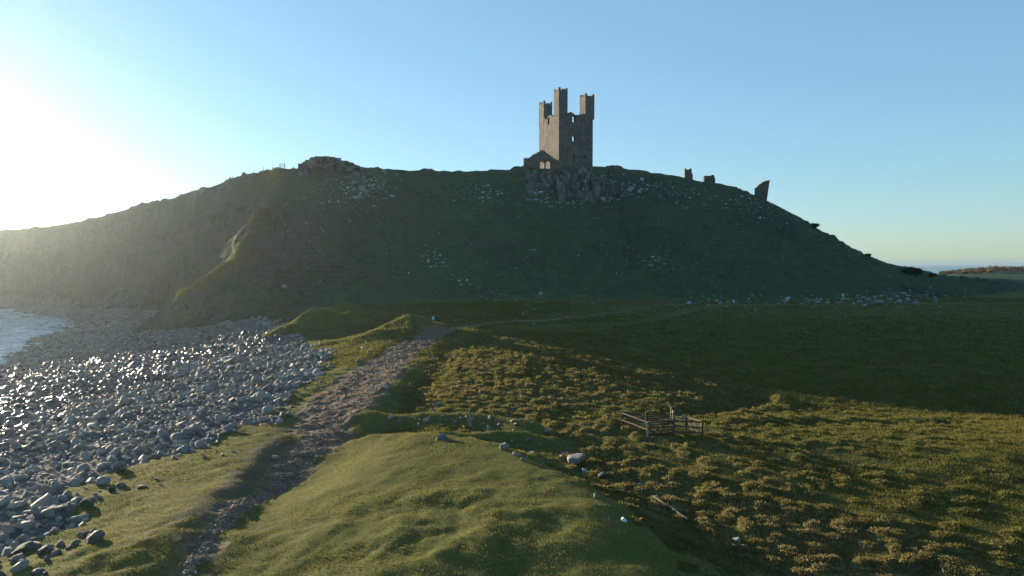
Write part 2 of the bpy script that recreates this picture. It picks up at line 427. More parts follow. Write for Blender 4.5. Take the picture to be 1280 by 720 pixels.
# ------------------------------------------------------------------ materials
class NT:
    def __init__(self, name):
        self.m = bpy.data.materials.new(name); self.m.use_nodes = True
        self.t = self.m.node_tree; self.t.nodes.clear()
        self.out = self.n('ShaderNodeOutputMaterial')
    def n(self, typ, **kw):
        nd = self.t.nodes.new(typ)
        for k, v in kw.items(): setattr(nd, k, v)
        return nd
    def l(self, a, b): self.t.links.new(a, b)
    def attr(self, name):
        return self.n('ShaderNodeAttribute', attribute_name=name).outputs['Fac']
    def val(self, v):
        return v
    def inp(self, sock, v):
        if isinstance(v, bpy.types.NodeSocket): self.l(v, sock)
        elif isinstance(v, (tuple, list)):
            sock.default_value = (*v, 1.0) if len(v) == 3 and len(sock.default_value) == 4 else v
        else: sock.default_value = v
    def mix(self, f, a, b):
        nd = self.n('ShaderNodeMix', data_type='RGBA')
        self.inp(nd.inputs[0], f); self.inp(nd.inputs[6], a); self.inp(nd.inputs[7], b)
        return nd.outputs[2]
    def math(self, op, a, b=0.0, clamp=False):
        nd = self.n('ShaderNodeMath', operation=op, use_clamp=clamp)
        self.inp(nd.inputs[0], a); self.inp(nd.inputs[1], b)
        return nd.outputs[0]
    def noise(self, scale, detail=4, rough=0.55, vec=None, dist=0.0):
        nd = self.n('ShaderNodeTexNoise'); nd.inputs['Scale'].default_value = scale
        nd.inputs['Detail'].default_value = detail; nd.inputs['Roughness'].default_value = rough; nd.inputs['Distortion'].default_value = dist
        if vec is not None: self.l(vec, nd.inputs['Vector'])
        return nd.outputs['Fac']
    def voro(self, scale, vec=None, feature='F1', out='Distance'):
        nd = self.n('ShaderNodeTexVoronoi', feature=feature); nd.inputs['Scale'].default_value = scale
        if vec is not None: self.l(vec, nd.inputs['Vector'])
        return nd.outputs[out]
    def ramp(self, f, stops):
        nd = self.n('ShaderNodeValToRGB'); self.inp(nd.inputs[0], f)
        e = nd.color_ramp.elements
        while len(e) < len(stops): e.new(0.5)
        for i, (p, c) in enumerate(stops):
            e[i].position = p; e[i].color = (*c, 1) if len(c) == 3 else c
        return nd.outputs[0]
    def rng(self, f, a, b, c=0.0, d=1.0):
        nd = self.n('ShaderNodeMapRange'); self.inp(nd.inputs[0], f)
        for i, v in enumerate((a, b, c, d)): nd.inputs[i + 1].default_value = v
        return nd.outputs[0]
    def pos(self):
        return self.n('ShaderNodeNewGeometry').outputs['Position']
    def mapv(self, vec, scale=(1, 1, 1)):
        nd = self.n('ShaderNodeMapping'); self.l(vec, nd.inputs['Vector']); nd.inputs['Scale'].default_value = scale
        return nd.outputs[0]
    def bump(self, h, strength=0.5, dist=0.1, normal=None):
        nd = self.n('ShaderNodeBump'); self.l(h, nd.inputs['Height'])
        nd.inputs['Strength'].default_value = strength; nd.inputs['Distance'].default_value = dist
        if normal is not None: self.l(normal, nd.inputs['Normal'])
        return nd.outputs[0]
    def bsdf(self, color, rough=0.9, normal=None, spec=0.3, metallic=0.0):
        nd = self.n('ShaderNodeBsdfPrincipled')
        self.inp(nd.inputs['Base Color'], color); self.inp(nd.inputs['Roughness'], rough)
        self.inp(nd.inputs['Specular IOR Level'], spec); self.inp(nd.inputs['Metallic'], metallic)
        if normal is not None: self.l(normal, nd.inputs['Normal'])
        return nd.outputs[0]
    def done(self, sh):
        self.l(sh, self.out.inputs['Surface']); return self.m

def mat_land():
    k = NT('land'); p = k.pos()
    big = k.noise(0.05, 3, vec=p); mid = k.noise(0.45, 5, 0.6, p); fine = k.noise(6.0, 5, 0.7, p)
    g = k.mix(k.rng(mid, 0.35, 0.68), (0.066, 0.074, 0.023), (0.130, 0.116, 0.038))
    g = k.mix(k.rng(big, 0.40, 0.65), g, (0.092, 0.096, 0.028))
    g = k.mix(k.rng(fine, 0.45, 0.80, 0, 0.55), g, (0.145, 0.140, 0.052))
    g = k.mix(k.rng(k.noise(1.7, 5, .7, p), 0.60, 0.72, 0, .5), g, (0.115, 0.092, 0.048))
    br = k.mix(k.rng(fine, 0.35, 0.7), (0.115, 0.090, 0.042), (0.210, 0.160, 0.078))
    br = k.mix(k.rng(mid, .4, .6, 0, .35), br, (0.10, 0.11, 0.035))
    g = k.mix(k.math('MULTIPLY', k.attr('brown'), 0.75), g, br)  # beyond the hill this colour also carries the far field's painted sunlight
    # hillside turf is darker and cooler, with patches of dead bracken
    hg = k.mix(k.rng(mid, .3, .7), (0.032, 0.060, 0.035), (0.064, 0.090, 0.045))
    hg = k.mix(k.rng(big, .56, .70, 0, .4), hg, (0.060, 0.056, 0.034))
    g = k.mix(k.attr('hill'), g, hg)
    pv = k.voro(2.6, p); pc = k.voro(5.0, p, out='Color')
    sep = k.n('ShaderNodeSeparateColor'); k.l(pc, sep.inputs[0])
    path = k.mix(sep.outputs[0], (0.092, 0.062, 0.038), (0.190, 0.138, 0.092))
    path = k.mix(k.rng(mid, .35, .65, 0, .6), path, (0.150, 0.104, 0.072))
    g = k.mix(k.attr('path'), g, path)
    g = k.mix(k.math('MULTIPLY', k.attr('earth'), .85), g, k.mix(mid, (0.075, 0.060, 0.048), (0.13, 0.105, 0.085)))
    rock = k.mix(k.noise(1.2, 6, .7, p), (0.022, 0.026, 0.022), (0.125, 0.130, 0.112))
    rock = k.mix(k.rng(k.noise(.35, 4, .6, p), .5, .65, 0, .7), rock, (0.055, 0.070, 0.026))
    g = k.mix(k.attr('rock'), g, rock)
    bed = k.mix(fine, (0.05, 0.048, 0.045), (0.15, 0.145, 0.135))
    g = k.mix(k.attr('beach'), g, bed)
    h = k.math('ADD', k.math('MULTIPLY', fine, 0.6), k.math('MULTIPLY', k.noise(18, 3, .6, p), 0.35))
    h = k.math('ADD', h, k.math('MULTIPLY', k.attr('path'), k.math('MULTIPLY', pv, 0.9)))
    b = k.bump(h, 0.55, 0.10)
    col = k.mapv(p, (1.0, 1.0, 0.45))
    b2 = k.bump(k.math('MULTIPLY', k.noise(1.0, 5, .65, col), k.attr('rock')), 1.0, 1.6, b)
    return k.done(k.bsdf(g, 1.0, b2, 0.03))

def mat_grass(name, c1, c2, c3, trans=0.45):
    k = NT(name); r = k.attr('rnd'); tip = k.attr('tip')
    c = k.mix(r, c1, c2)
    c = k.mix(k.math('MULTIPLY', k.attr('dry'), 0.9), c, c3)
    d = k.n('ShaderNodeBsdfDiffuse'); t = k.n('ShaderNodeBsdfTranslucent'); m = k.n('ShaderNodeMixShader')
    k.l(c, d.inputs[0]); k.l(c, t.inputs[0]); m.inputs[0].default_value = trans
    k.l(d.outputs[0], m.inputs[1]); k.l(t.outputs[0], m.inputs[2])
    return k.done(m.outputs[0])

def mat_stone(name, dark, light, stain, scale=1.0, rough=0.8, rnd='object', spec=0.3, stainamt=.7, wet=False):
    k = NT(name)
    tc = k.n('ShaderNodeTexCoord').outputs['Object']
    p = k.pos()
    n1 = k.noise(1.7 * scale, 6, .65, p); n2 = k.noise(9 * scale, 4, .6, p)
    if rnd == 'object':
        r = k.n('ShaderNodeObjectInfo').outputs['Random']
    else:
        r = k.attr('rnd')
    base = k.mix(k.math('ADD', k.math('MULTIPLY', r, .75), k.math('MULTIPLY', n1, .25)), dark, light)
    base = k.mix(k.rng(n1, .52, .66, 0, stainamt), base, stain)
    base = k.mix(k.rng(n2, .55, .75, 0, .35), base, (0.32, 0.31, 0.29))
    rg = rough
    if rnd == 'attr':
        w = k.attr('wet')
        base = k.mix(k.math('MULTIPLY', w, 0.75), base, (0.035, 0.033, 0.030))
        rg = k.rng(w, 0, 1, rough, 0.34)
    b = k.bump(k.math('ADD', n1, k.math('MULTIPLY', n2, .4)), .5, .08)
    return k.done(k.bsdf(base, rg, b, spec))

def mat_masonry():
    k = NT('masonry'); p = k.n('ShaderNodeTexCoord').outputs['UV']
    g = k.pos()
    br = k.n('ShaderNodeTexBrick'); br.inputs['Scale'].default_value = 1.0
    br.inputs['Brick Width'].default_value = 0.75; br.inputs['Row Height'].default_value = 0.34; br.inputs['Mortar Size'].default_value = 0.03
    br.inputs['Color1'].default_value = (0.086, 0.078, 0.070, 1); br.inputs['Color2'].default_value = (0.168, 0.146, 0.124, 1); br.inputs['Mortar'].default_value = (0.09, 0.078, 0.066, 1)
    br.offset = 0.43; br.squash_frequency = 3
    k.l(p, br.inputs['Vector'])
    n = k.noise(.35, 5, .65, g); n2 = k.noise(3.0, 5, .7, g)
    c = k.mix(k.rng(n, .45, .58, 0, .75), br.outputs['Color'], (0.070, 0.066, 0.060))
    c = k.mix(k.rng(n2, .55, .75, 0, .5), c, (0.23, 0.195, 0.155))
    h = k.math('ADD', k.math('MULTIPLY', br.outputs['Fac'], -0.7), n2)
    return k.done(k.bsdf(c, .9, k.bump(h, .7, .12), .2))

def mat_wood(name, a, b):
    k = NT(name); p = k.n('ShaderNodeTexCoord').outputs['Object']
    n = k.noise(3, 6, .7, k.mapv(p, (6, 6, 6))); 
    return k.done(k.bsdf(k.mix(n, a, b), .85, k.bump(n, .4, .02), .2))

def mat_sea():
    k = NT('sea_water'); p = k.pos()
    w1 = k.noise(.35, 4, .6, k.mapv(p, (1.0, .55, 1)), .4); w2 = k.noise(1.6, 3, .6, p)
    w3 = k.noise(.05, 2, .5, p)
    h = k.math('ADD', k.math('MULTIPLY', w1, 1.0), k.math('MULTIPLY', w2, .22))
    foam = k.math('MULTIPLY', k.attr('foam'), k.rng(k.noise(.55, 5, .7, k.mapv(p, (1, .6, 1)), 1.0), .42, .62))
    c = k.mix(foam, (0.045, 0.085, 0.115), (0.75, 0.77, 0.78))
    rg = k.rng(foam, 0, 1, .22, .9)
    nd = k.n('ShaderNodeBsdfPrincipled')
    k.l(c, nd.inputs['Base Color']); k.l(rg, nd.inputs['Roughness']); nd.inputs['IOR'].default_value = 1.33
    nd.inputs['Specular IOR Level'].default_value = .6
    k.l(k.bump(h, .6, .7), nd.inputs['Normal'])
    return k.done(nd.outputs[0])

M_LAND = mat_land()
M_TURF = mat_grass('turf_blades', (0.074, 0.080, 0.020), (0.134, 0.122, 0.030), (0.166, 0.134, 0.054), .5)
M_TUS = mat_grass('tussock_blades', (0.090, 0.102, 0.026), (0.145, 0.138, 0.044), (0.170, 0.136, 0.066), .5)
M_PALE = mat_stone('pale_boulder', (0.105, 0.100, 0.092), (0.275, 0.262, 0.242), (0.15, 0.135, 0.10))
M_WET = mat_stone('wet_boulder', (0.05, 0.047, 0.043), (0.13, 0.12, 0.11), (0.06, 0.05, 0.035), rough=.32, spec=.5)
M_BEACH = mat_stone('beach_stones', (0.090, 0.082, 0.070), (0.300, 0.280, 0.250), (0.15, 0.135, 0.10), rnd='attr', rough=.75, spec=.3, stainamt=.5)
M_CRAG = mat_stone('crag_rock', (0.12, 0.118, 0.115), (0.25, 0.245, 0.235), (0.10, 0.10, 0.055), scale=.5)
def mat_crag():
    k = NT('crag_rock'); p = k.pos()
    q = k.mapv(p, (1.0, 1.0, .35))
    c = k.n('ShaderNodeSeparateColor'); k.l(k.voro(.9, q, out='Color'), c.inputs[0])
    n = k.noise(1.3, 6, .7, q)
    col = k.mix(c.outputs[0], (0.045, 0.043, 0.040), (0.215, 0.205, 0.190))
    col = k.mix(k.rng(n, .52, .68, 0, .8), col, (0.23, 0.23, 0.222))
    col = k.mix(k.rng(k.noise(.7, 4, .6, p), .5, .62, 0, .8), col, (0.040, 0.062, 0.026))
    return k.done(k.bsdf(col, .9, k.bump(n, .9, .4), .15))
M_CRAG = mat_crag()
M_EDGE = mat_stone('edge_stone', (0.045, 0.043, 0.038), (0.16, 0.155, 0.14), (0.06, 0.06, 0.035))
M_HROCK = mat_stone('lichen_rock', (0.15, 0.15, 0.147), (0.38, 0.376, 0.365), (0.16, 0.15, 0.11))
M_MAS = mat_masonry()
M_WOOD = mat_wood('weathered_timber', (0.040, 0.029, 0.022), (0.120, 0.088, 0.064))
M_GREYWOOD = mat_wood('bleached_timber', (0.15, 0.125, 0.095), (0.32, 0.275, 0.215))
M_WIRE = mat_stone('wire', (0.10, 0.10, 0.10), (0.16, 0.16, 0.16), (0.12, 0.08, 0.05), spec=.5)
M_BUSH = mat_grass('bush_leaves', (0.022, 0.038, 0.014), (0.050, 0.065, 0.024), (0.07, 0.05, 0.03), .25)
M_WOODS = mat_grass('woodland_leaves', (0.065, 0.050, 0.032), (0.125, 0.090, 0.058), (0.06, 0.065, 0.03), .3)
M_BARK = mat_wood('bark', (0.035, 0.028, 0.022), (0.09, 0.075, 0.06))
M_SEA = mat_sea()
M_WHITE = mat_stone('white_stone', (0.45, 0.45, 0.43), (0.58, 0.58, 0.56), (0.5, 0.5, 0.46), stainamt=.3)

# ------------------------------------------------------------------ land mesh
def build_land():
    fine = np.arange(-0.84, 0.84, 0.00145)
    g = [0.84]; st = 0.003
    while g[-1] < 4.0:
        g.append(g[-1] + st); st *= 1.035
    g = np.array(g)
    uu = np.concatenate([-g[::-1], fine[1:], g])
    rows = [-17.0]
    while rows[-1] < 3200:
        y = rows[-1]
        if y < 10: s = 0.9
        elif y < 122: s = 0.0031 * (y + 20)
        elif y < 265: s = 0.0019 * (y + 20)
        elif y < 420: s = 0.007 * (y + 20)
        else: s = 0.02 * (y + 20)
        rows.append(y + s)
    yy = np.array(rows)
    Y = np.repeat(yy[:, None], len(uu), 1); X = uu[None, :] * (Y + 20.0)
    Y = Y + 0.0 * X
    x = X.ravel(); y = Y.ravel()
    z, m = full_height(x, y)
    nr, nc = len(yy), len(uu)
    print('land verts', nr, nc)
    V = np.stack([x, y, z], 1)
    Zg = z.reshape(nr, nc)
    # slope for bare rock
    dzy = np.gradient(Zg, axis=0) / np.maximum(np.gradient(Y, axis=0), 1e-3)
    dzx = np.gradient(Zg, axis=1) / np.maximum(np.gradient(X, axis=1), 1e-3)
    slope = np.hypot(dzy, dzx).ravel()
    m['hill'] = np.maximum(m['hill'], .85 * m['spur'])
    rk = np.maximum(m['out'] * 0.75, sstep(0.95, 1.7, slope + fbm(x, y, 4, 3, 601) * 0.5) * m['hill'] * np.where(m['u'] < -0.2, 1.0, 0.55)) * (1 - .75 * sstep(.72, .86, m['s']) * m['nose'])
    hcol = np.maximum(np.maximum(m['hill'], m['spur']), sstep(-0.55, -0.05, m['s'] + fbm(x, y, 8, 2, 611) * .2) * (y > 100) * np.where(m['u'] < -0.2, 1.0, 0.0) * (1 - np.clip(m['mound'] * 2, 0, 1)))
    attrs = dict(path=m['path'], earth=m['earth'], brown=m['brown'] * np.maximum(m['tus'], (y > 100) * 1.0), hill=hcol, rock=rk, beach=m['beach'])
    # quads
    I = np.arange(nr * nc).reshape(nr, nc)
    q = np.stack([I[:-1, :-1], I[:-1, 1:], I[1:, 1:], I[1:, :-1]], -1).reshape(-1, 4)
    def facemean(a): return a[q].mean(1)
    fp, fb, fh = facemean(m['path']), facemean(m['beach']), facemean(m['hill'])
    fz = facemean(z)
    keep = fz > -5.5
    cls = np.zeros(len(q), int)
    cls[fh > 0.5] = 1
    cls[fb > 0.5] = 2
    cls[fp > 0.5] = 3
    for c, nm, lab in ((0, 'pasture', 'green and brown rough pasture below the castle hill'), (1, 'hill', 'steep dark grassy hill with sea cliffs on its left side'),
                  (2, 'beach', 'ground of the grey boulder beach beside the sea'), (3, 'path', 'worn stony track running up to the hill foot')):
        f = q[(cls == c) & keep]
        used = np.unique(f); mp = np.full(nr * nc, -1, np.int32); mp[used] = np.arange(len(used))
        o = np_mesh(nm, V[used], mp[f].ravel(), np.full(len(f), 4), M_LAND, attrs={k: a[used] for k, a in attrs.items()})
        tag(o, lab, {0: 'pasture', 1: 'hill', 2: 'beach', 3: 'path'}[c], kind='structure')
build_land()

# ------------------------------------------------------------------ sea
def build_sea():
    r = np.concatenate([np.arange(10, 320, 1.6), np.geomspace(322, 30000, 60)])
    a = np.linspace(-math.pi, math.pi, 361)
    R, A = np.meshgrid(r, a, indexing='ij')
    x = (R * np.sin(A)).ravel(); y = (R * np.cos(A)).ravel()
    z = np.zeros_like(x)
    near = (np.hypot(x, y) < 330)
    sd = shore_d(x, y)
    sw = fbm(x, y, 11, 3, 701) * 0.16 + np.sin(sd * 0.55 + fbm(x, y, 20, 2, 702) * 4) * 0.12 * np.exp(-np.abs(sd) / 40)
    z = np.where(near, sw, 0)
    foam = sstep(-34, 0, sd) * sstep(10, 2, sd) * (0.6 + 0.4 * np.sin(sd * .7 + fbm(x, y, 14, 2, 703) * 5)) * near
    n1, n2 = len(r), len(a)
    I = np.arange(n1 * n2).reshape(n1, n2)
    q = np.stack([I[:-1, :-1], I[1:, :-1], I[1:, 1:], I[:-1, 1:]], -1).reshape(-1, 4)
    o = np_mesh('sea', np.stack([x, y, z], 1), q.ravel(), np.full(len(q), 4), M_SEA, attrs=dict(foam=foam))
    tag(o, 'pale blue sea with breaking foam at the rocks', 'sea', kind='structure')
build_sea()

# ------------------------------------------------------------------ stones
def stone_verts(sub, seed, flat=0.7, rough=0.16, cuts=9):
    rs = np.random.default_rng(seed)
    bm = bmesh.new(); bmesh.ops.create_icosphere(bm, subdivisions=sub, radius=1.0)
    v = np.array([p.co[:] for p in bm.verts]); f = np.array([[q.index for q in p.verts] for p in bm.faces]); bm.free()
    for _ in range(cuts):
        n = rs.normal(size=3); n /= np.linalg.norm(n); d = rs.uniform(.34, .74)
        k = v @ n; over = np.maximum(k - d, 0)
        v = v - over[:, None] * n * 0.92
    nz = fbm(v[:, 0] * 1.3 + seed * 3.1, v[:, 1] * 1.3 + v[:, 2] * 1.7, 0.9, 3, seed)
    v = v * (1 + rough * nz[:, None])
    v = v * np.array([rs.uniform(.85, 1.2), rs.uniform(.7, 1.0), flat * rs.uniform(.8, 1.15)])
    return v, f

STONES = [stone_verts(3, 900 + i, cuts=13, rough=.22) for i in range(9)]
STONES2 = [stone_verts(2, 900 + i, cuts=12, rough=.2) for i in range(9)]
STONES1 = [stone_verts(1, 900 + i, cuts=5) for i in range(9)]
_smesh = {}
def stone_obj(name, i, mat, x, y, z, size, tilt=0.5):
    key = (i, mat.name, name)
    if key not in _smesh:
        v, f = STONES[i]
        o = np_mesh(name, v, f.ravel(), np.full(len(f), 3), mat, smooth=False)
        # soft facets
        o.data.polygons.foreach_set('use_smooth', np.ones(len(f), bool)); o.data.update()
        _smesh[key] = o
    else:
        o = _smesh[key].copy(); COL.objects.link(o)
    o.location = (x, y, z); o.scale = (size, size, size)
    o.rotation_euler = (random.uniform(-tilt, tilt), random.uniform(-tilt, tilt), random.uniform(0, 6.28))
    return o

def rotm(rx, ry, rz):
    cx, sx, cy, sy, cz, sz = np.cos(rx), np.sin(rx), np.cos(ry), np.sin(ry), np.cos(rz), np.sin(rz)
    R = np.empty((len(rx), 3, 3))
    R[:, 0, 0] = cz * cy; R[:, 0, 1] = cz * sy * sx - sz * cx; R[:, 0, 2] = cz * sy * cx + sz * sx
    R[:, 1, 0] = sz * cy; R[:, 1, 1] = sz * sy * sx + cz * cx; R[:, 1, 2] = sz * sy * cx - cz * sx
    R[:, 2, 0] = -sy; R[:, 2, 1] = cy * sx; R[:, 2, 2] = cy * cx
    return R

def stone_mass(name, x, y, z, size, wet, mat, tilt=.5, sub=None, rs=RNG):
    """many stones nobody could count, as one object"""
    Vs, Ls, A1, A2 = [], [], [], []
    off = 0
    dist = np.hypot(x, y)
    kind = rs.integers(0, 9, len(x))
    for lod in (0, 1):
        for i in range(9):
            near = size / dist > 0.0032
            sel = np.nonzero((kind == i) & (near if lod == 0 else ~near))[0]
            if not len(sel): continue
            v, f = (STONES2 if lod == 0 else STONES1)[i]
            n = len(sel)
            R = rotm(rs.uniform(-tilt, tilt, n), rs.uniform(-tilt, tilt, n), rs.uniform(0, 6.28, n))
            P = np.einsum('nij,vj->nvi', R, v) * size[sel][:, None, None] + np.stack([x[sel], y[sel], z[sel]], 1)[:, None, :]
            Vs.append(P.reshape(-1, 3))
            Ls.append((f[None] + (off + np.arange(n) * len(v))[:, None, None]).reshape(-1))
            A1.append(np.repeat(rs.random(n), len(v))); A2.append(np.repeat(wet[sel], len(v)))
            off += n * len(v)
    L = np.concatenate(Ls)
    return np_mesh(name, np.concatenate(Vs), L, np.full(len(L) // 3, 3), mat, smooth=False, attrs=dict(rnd=np.concatenate(A1), wet=np.concatenate(A2)))

def build_beach():
    sp = 0.36
    gx, gy = np.meshgrid(np.arange(-150, -5, sp), np.arange(14, 232, sp))
    x = (gx + RNG.uniform(-.45, .45, gx.shape) * sp).ravel(); y = (gy + RNG.uniform(-.45, .45, gy.shape) * sp).ravel()
    u = x / y
    k = (u > -0.86) & (x > -8 - 145)
    x, y = x[k], y[k]
    z, m = full_height(x, y)
    d = np.hypot(x, y)
    edge = 1 - 0.0 * x
    # keep inside the beach, thin towards the grass; small density far away
    stray = inpoly(x + fbm(x, y, 5, 3, 93) * 11, y + fbm(x, y, 5, 3, 94) * 11, BEACH_POLY) & (RNG.random(len(x)) < .10) & (m['mound'] < .3)
    k = ((m['beach'] > .5) | stray) & (m['sd'] > -3.5) & (m['path'] < .3)
    far_thin = np.clip(70.0 / d, 0.2, 1.0)
    k &= RNG.random(len(x)) < far_thin
    x, y, z, sd, d = x[k], y[k], z[k], m['sd'][k], d[k]
    n = len(x)
    size = 0.07 + 0.115 * RNG.random(n) + 0.36 * RNG.random(n) ** 7
    size *= np.clip(0.9 + (d - 50) / 110, 0.85, 1.7)
    size *= np.where(fbm(x, y, 12, 2, 801) > 0.25, 1.25, 1.0)
    wet = np.clip(sstep(40, 20, sd + fbm(x, y, 8, 2, 811) * 11), 0, 1) * (0.75 + .25 * RNG.random(n))
    zz = z + size * 0.18
    app = size / d
    order = np.argsort(-app)
    big = order[:250]
    rest = order[250:]
    print('beach stones', n)
    o = stone_mass('beach_stones', x[rest], y[rest], zz[rest], size[rest], wet[rest], M_BEACH)
    tag(o, 'thousands of grey stones packed along the shore', 'stones', kind='stuff')
    for j in big:
        w = wet[j] > .5
        o = stone_obj('beach_boulder', int(RNG.integers(0, 9)), M_WET if w else M_PALE, x[j], y[j], zz[j], size[j])
        if w:
            tag(o, 'dark wet boulder among the packed shore stones', 'boulder', 'dark wet boulders of the near beach')
        else:
            tag(o, 'grey dry boulder lying among the packed beach stones', 'boulder', 'grey boulders of the near beach')
build_beach()

# boulders one can point to
def px_size(px_w, y): return px_w / F * y / 2.0
SINGLES = [
    (60, 632, 44, 'pale', 'largest pale boulder of the beach, rounded, beside the lower left grass edge'),
    (152, 590, 24, 'dark', 'dark rounded boulder alone on the grass just above the beach edge'),
    (139, 616, 17, 'dark', 'smaller dark boulder on grass below the rounded dark one'),
    (108, 634, 22, 'dark', 'dark boulder sunk in the grass next to the largest pale boulder'),
    (87, 650, 16, 'dark', 'narrow grey stone on the grass edge right of the beach'),
    (68, 664, 24, 'dark', 'brown boulder half sunk in the lower left turf'),
    (28, 690, 34, 'dark', 'broad dark boulder in the bottom left corner group'),
    (60, 690, 30, 'dark', 'dark brown boulder between corner group and grass slope'),
    (26, 712, 28, 'pale', 'grey boulder cut by the bottom left picture edge'),
    (92, 684, 20, 'dark', 'brown flat boulder on turf at the foot of the grass slope'),
    (128, 606, 22, 'pale', 'grey slab between the beach edge and the dark rounded boulder'),
    (718, 583, 30, 'pale', 'largest pale boulder by the field bank, lying on its side'),
    (730, 593, 14, 'pale', 'small pale stone at the lower end of the largest bank boulder'),
    (632, 562, 22, 'dark', 'dark upright boulder with a pale left edge on the bank'),
    (646, 570, 14, 'pale', 'pale stone right below the dark upright bank boulder'),
    (656, 577, 12, 'pale', 'second pale stone in the bank heap, a little lower'),
    (666, 570, 13, 'pale', 'grey stone in the middle of the bank heap'),
    (676, 579, 12, 'dark', 'dark stone at the right end of the bank heap'),
    (684, 542, 17, 'pale', 'pale boulder right of the leaning posts on the low bank'),
    (612, 539, 13, 'pale', 'pale squared stone on the bank just right of the leaning posts'),
    (488, 522, 11, 'pale', 'pale stone set in the dark bank face near the track'),
    (546, 508, 15, 'pale', 'grey stone on the lit bank top right of the track'),
    (704, 575, 12, 'pale', 'small pale stone left of the largest bank boulder'),
    (660, 551, 10, 'dark', 'small dark stone above the bank heap'),
    (554, 548, 22, 'dark', 'dark earth-coloured boulder on the grass edge below the low bank'),
    (752, 600, 18, 'dark', 'brown boulder in rough grass right of the largest bank boulder'),
    (745, 622, 11, 'dark', 'small grey stone at the grass edge above the white stone'),
    (801, 609, 14, 'pale', 'tan stone in rough grass left of the lying timber'),
    (921, 680, 13, 'pale', 'pale stone at the bank foot right of the lying timber'),
    (932, 686, 13, 'dark', 'reddish brown stone just below the pale bank foot stone'),
    (345, 574, 12, 'pale', 'single pale stone on the brow of the shaded gully bank'),
]
for px, py, w, kd, lab in SINGLES:
    x, y, z = gpt(px, py)
    s = px_size(w, y)
    o = stone_obj('boulder', random.randrange(9), M_PALE if kd == 'pale' else M_CRAG, x, y, z + s * .25, s, .3)
    tag(o, lab, 'boulder')
x, y, z = gpt(779, 653); o = stone_obj('white_stone', 3, M_WHITE, x, y, z + .05, .16, .2); tag(o, 'small bright white stone alone in the shaded grass of the bank', 'stone')

def cluster(name, lab, group, spec, mat, cat='rock'):
    for (cx, cy, sx, sy, n, a, b) in spec:
        px = cx + RNG.normal(0, 1, n) * sx; py = cy + RNG.normal(0, 1, n) * sy
        x, y, z = ground(px, py)
        for i in range(n):
            s = px_size(a * .8 + (b * 1.15 - a * .8) * RNG.random() ** 2.2, y[i])
            o = stone_obj(name, int(RNG.integers(0, 9)), mat, x[i], y[i], z[i] + s * .10, s, .6)
            tag(o, lab, cat, group)

cluster('outcrop_rock', 'pale rock among the scree right below the flat-topped crest crag', 'pale rocks below the crest crag',
        [(462, 234, 14, 11, 50, 4, 10), (440, 250, 16, 4, 10, 3, 6), (425, 228, 8, 8, 8, 4, 8)], M_HROCK)
cluster('outcrop_rock', 'pale rock on the upper slope below and left of the castle tower', 'pale rocks below and left of the tower',
        [(700, 252, 16, 4, 26, 3, 8), (672, 240, 10, 6, 16, 3, 8), (752, 244, 6, 8, 14, 3, 8), (608, 243, 8, 6, 16, 3, 8), (625, 240, 4, 5, 6, 3, 6), (560, 245, 20, 6, 8, 2, 4)], M_HROCK)
cluster('outcrop_rock', 'pale rock scattered on the slope right of the tower crag', 'pale rocks right of the tower',
        [(790, 238, 16, 7, 20, 3, 7), (830, 238, 18, 5, 20, 3, 7), (868, 246, 14, 6, 16, 3, 6), (925, 256, 18, 7, 18, 2, 6), (960, 262, 14, 6, 8, 2, 6), (985, 280, 14, 8, 6, 2, 5)], M_HROCK)
cluster('outcrop_rock', 'pale rock lying on the middle of the shaded hillside', 'pale rocks on the hillside',
        [(545, 325, 10, 6, 14, 3, 6), (815, 325, 12, 8, 12, 3, 6), (520, 340, 20, 20, 8, 2, 5), (700, 330, 50, 20, 8, 2, 5), (560, 345, 30, 12, 8, 2, 5), (640, 370, 20, 3, 8, 3, 7)], M_HROCK)
cluster('foot_stone', 'pale rock in the belt of stones along the right foot of the hill', 'rocks along the hill foot',
        [(1030, 376, 40, 4, 36, 4, 9), (1120, 376, 30, 3.5, 32, 4, 9), (920, 380, 45, 5, 26, 3, 8), (1170, 372, 12, 3, 8, 3, 7)], M_HROCK)
cluster('bank_stone', 'grey stone in the broken bank between track and rough field', 'stones of the broken bank by the track',
        [(484, 494, 12, 6, 12, 4, 10), (560, 495, 14, 7, 8, 4, 9), (640, 527, 14, 5, 8, 4, 9), (655, 575, 14, 6, 8, 4, 8), (640, 393, 16, 3, 8, 3, 6), (670, 405, 6, 3, 6, 3, 7), (575, 425, 20, 4, 8, 2, 5)], M_PALE)
cluster('edge_stone', 'dark stone half sunk in the turf along the lower left beach edge', 'half sunk stones at the grassy beach edge',
        [(70, 668, 30, 16, 22, 8, 26), (40, 700, 24, 12, 16, 10, 30), (150, 604, 40, 8, 18, 6, 16), (250, 556, 30, 5, 14, 5, 14), (340, 510, 22, 10, 20, 4, 10), (400, 460, 12, 14, 16, 3, 8)], M_EDGE, 'stone')
cluster('bank_stone', 'grey stone set in the dark face of the low bank beside the leaning posts', 'stones set in the low bank by the leaning posts',
        [(560, 523, 36, 4, 22, 4, 9), (630, 528, 22, 5, 14, 4, 10), (690, 560, 22, 10, 12, 3, 8)], M_PALE)

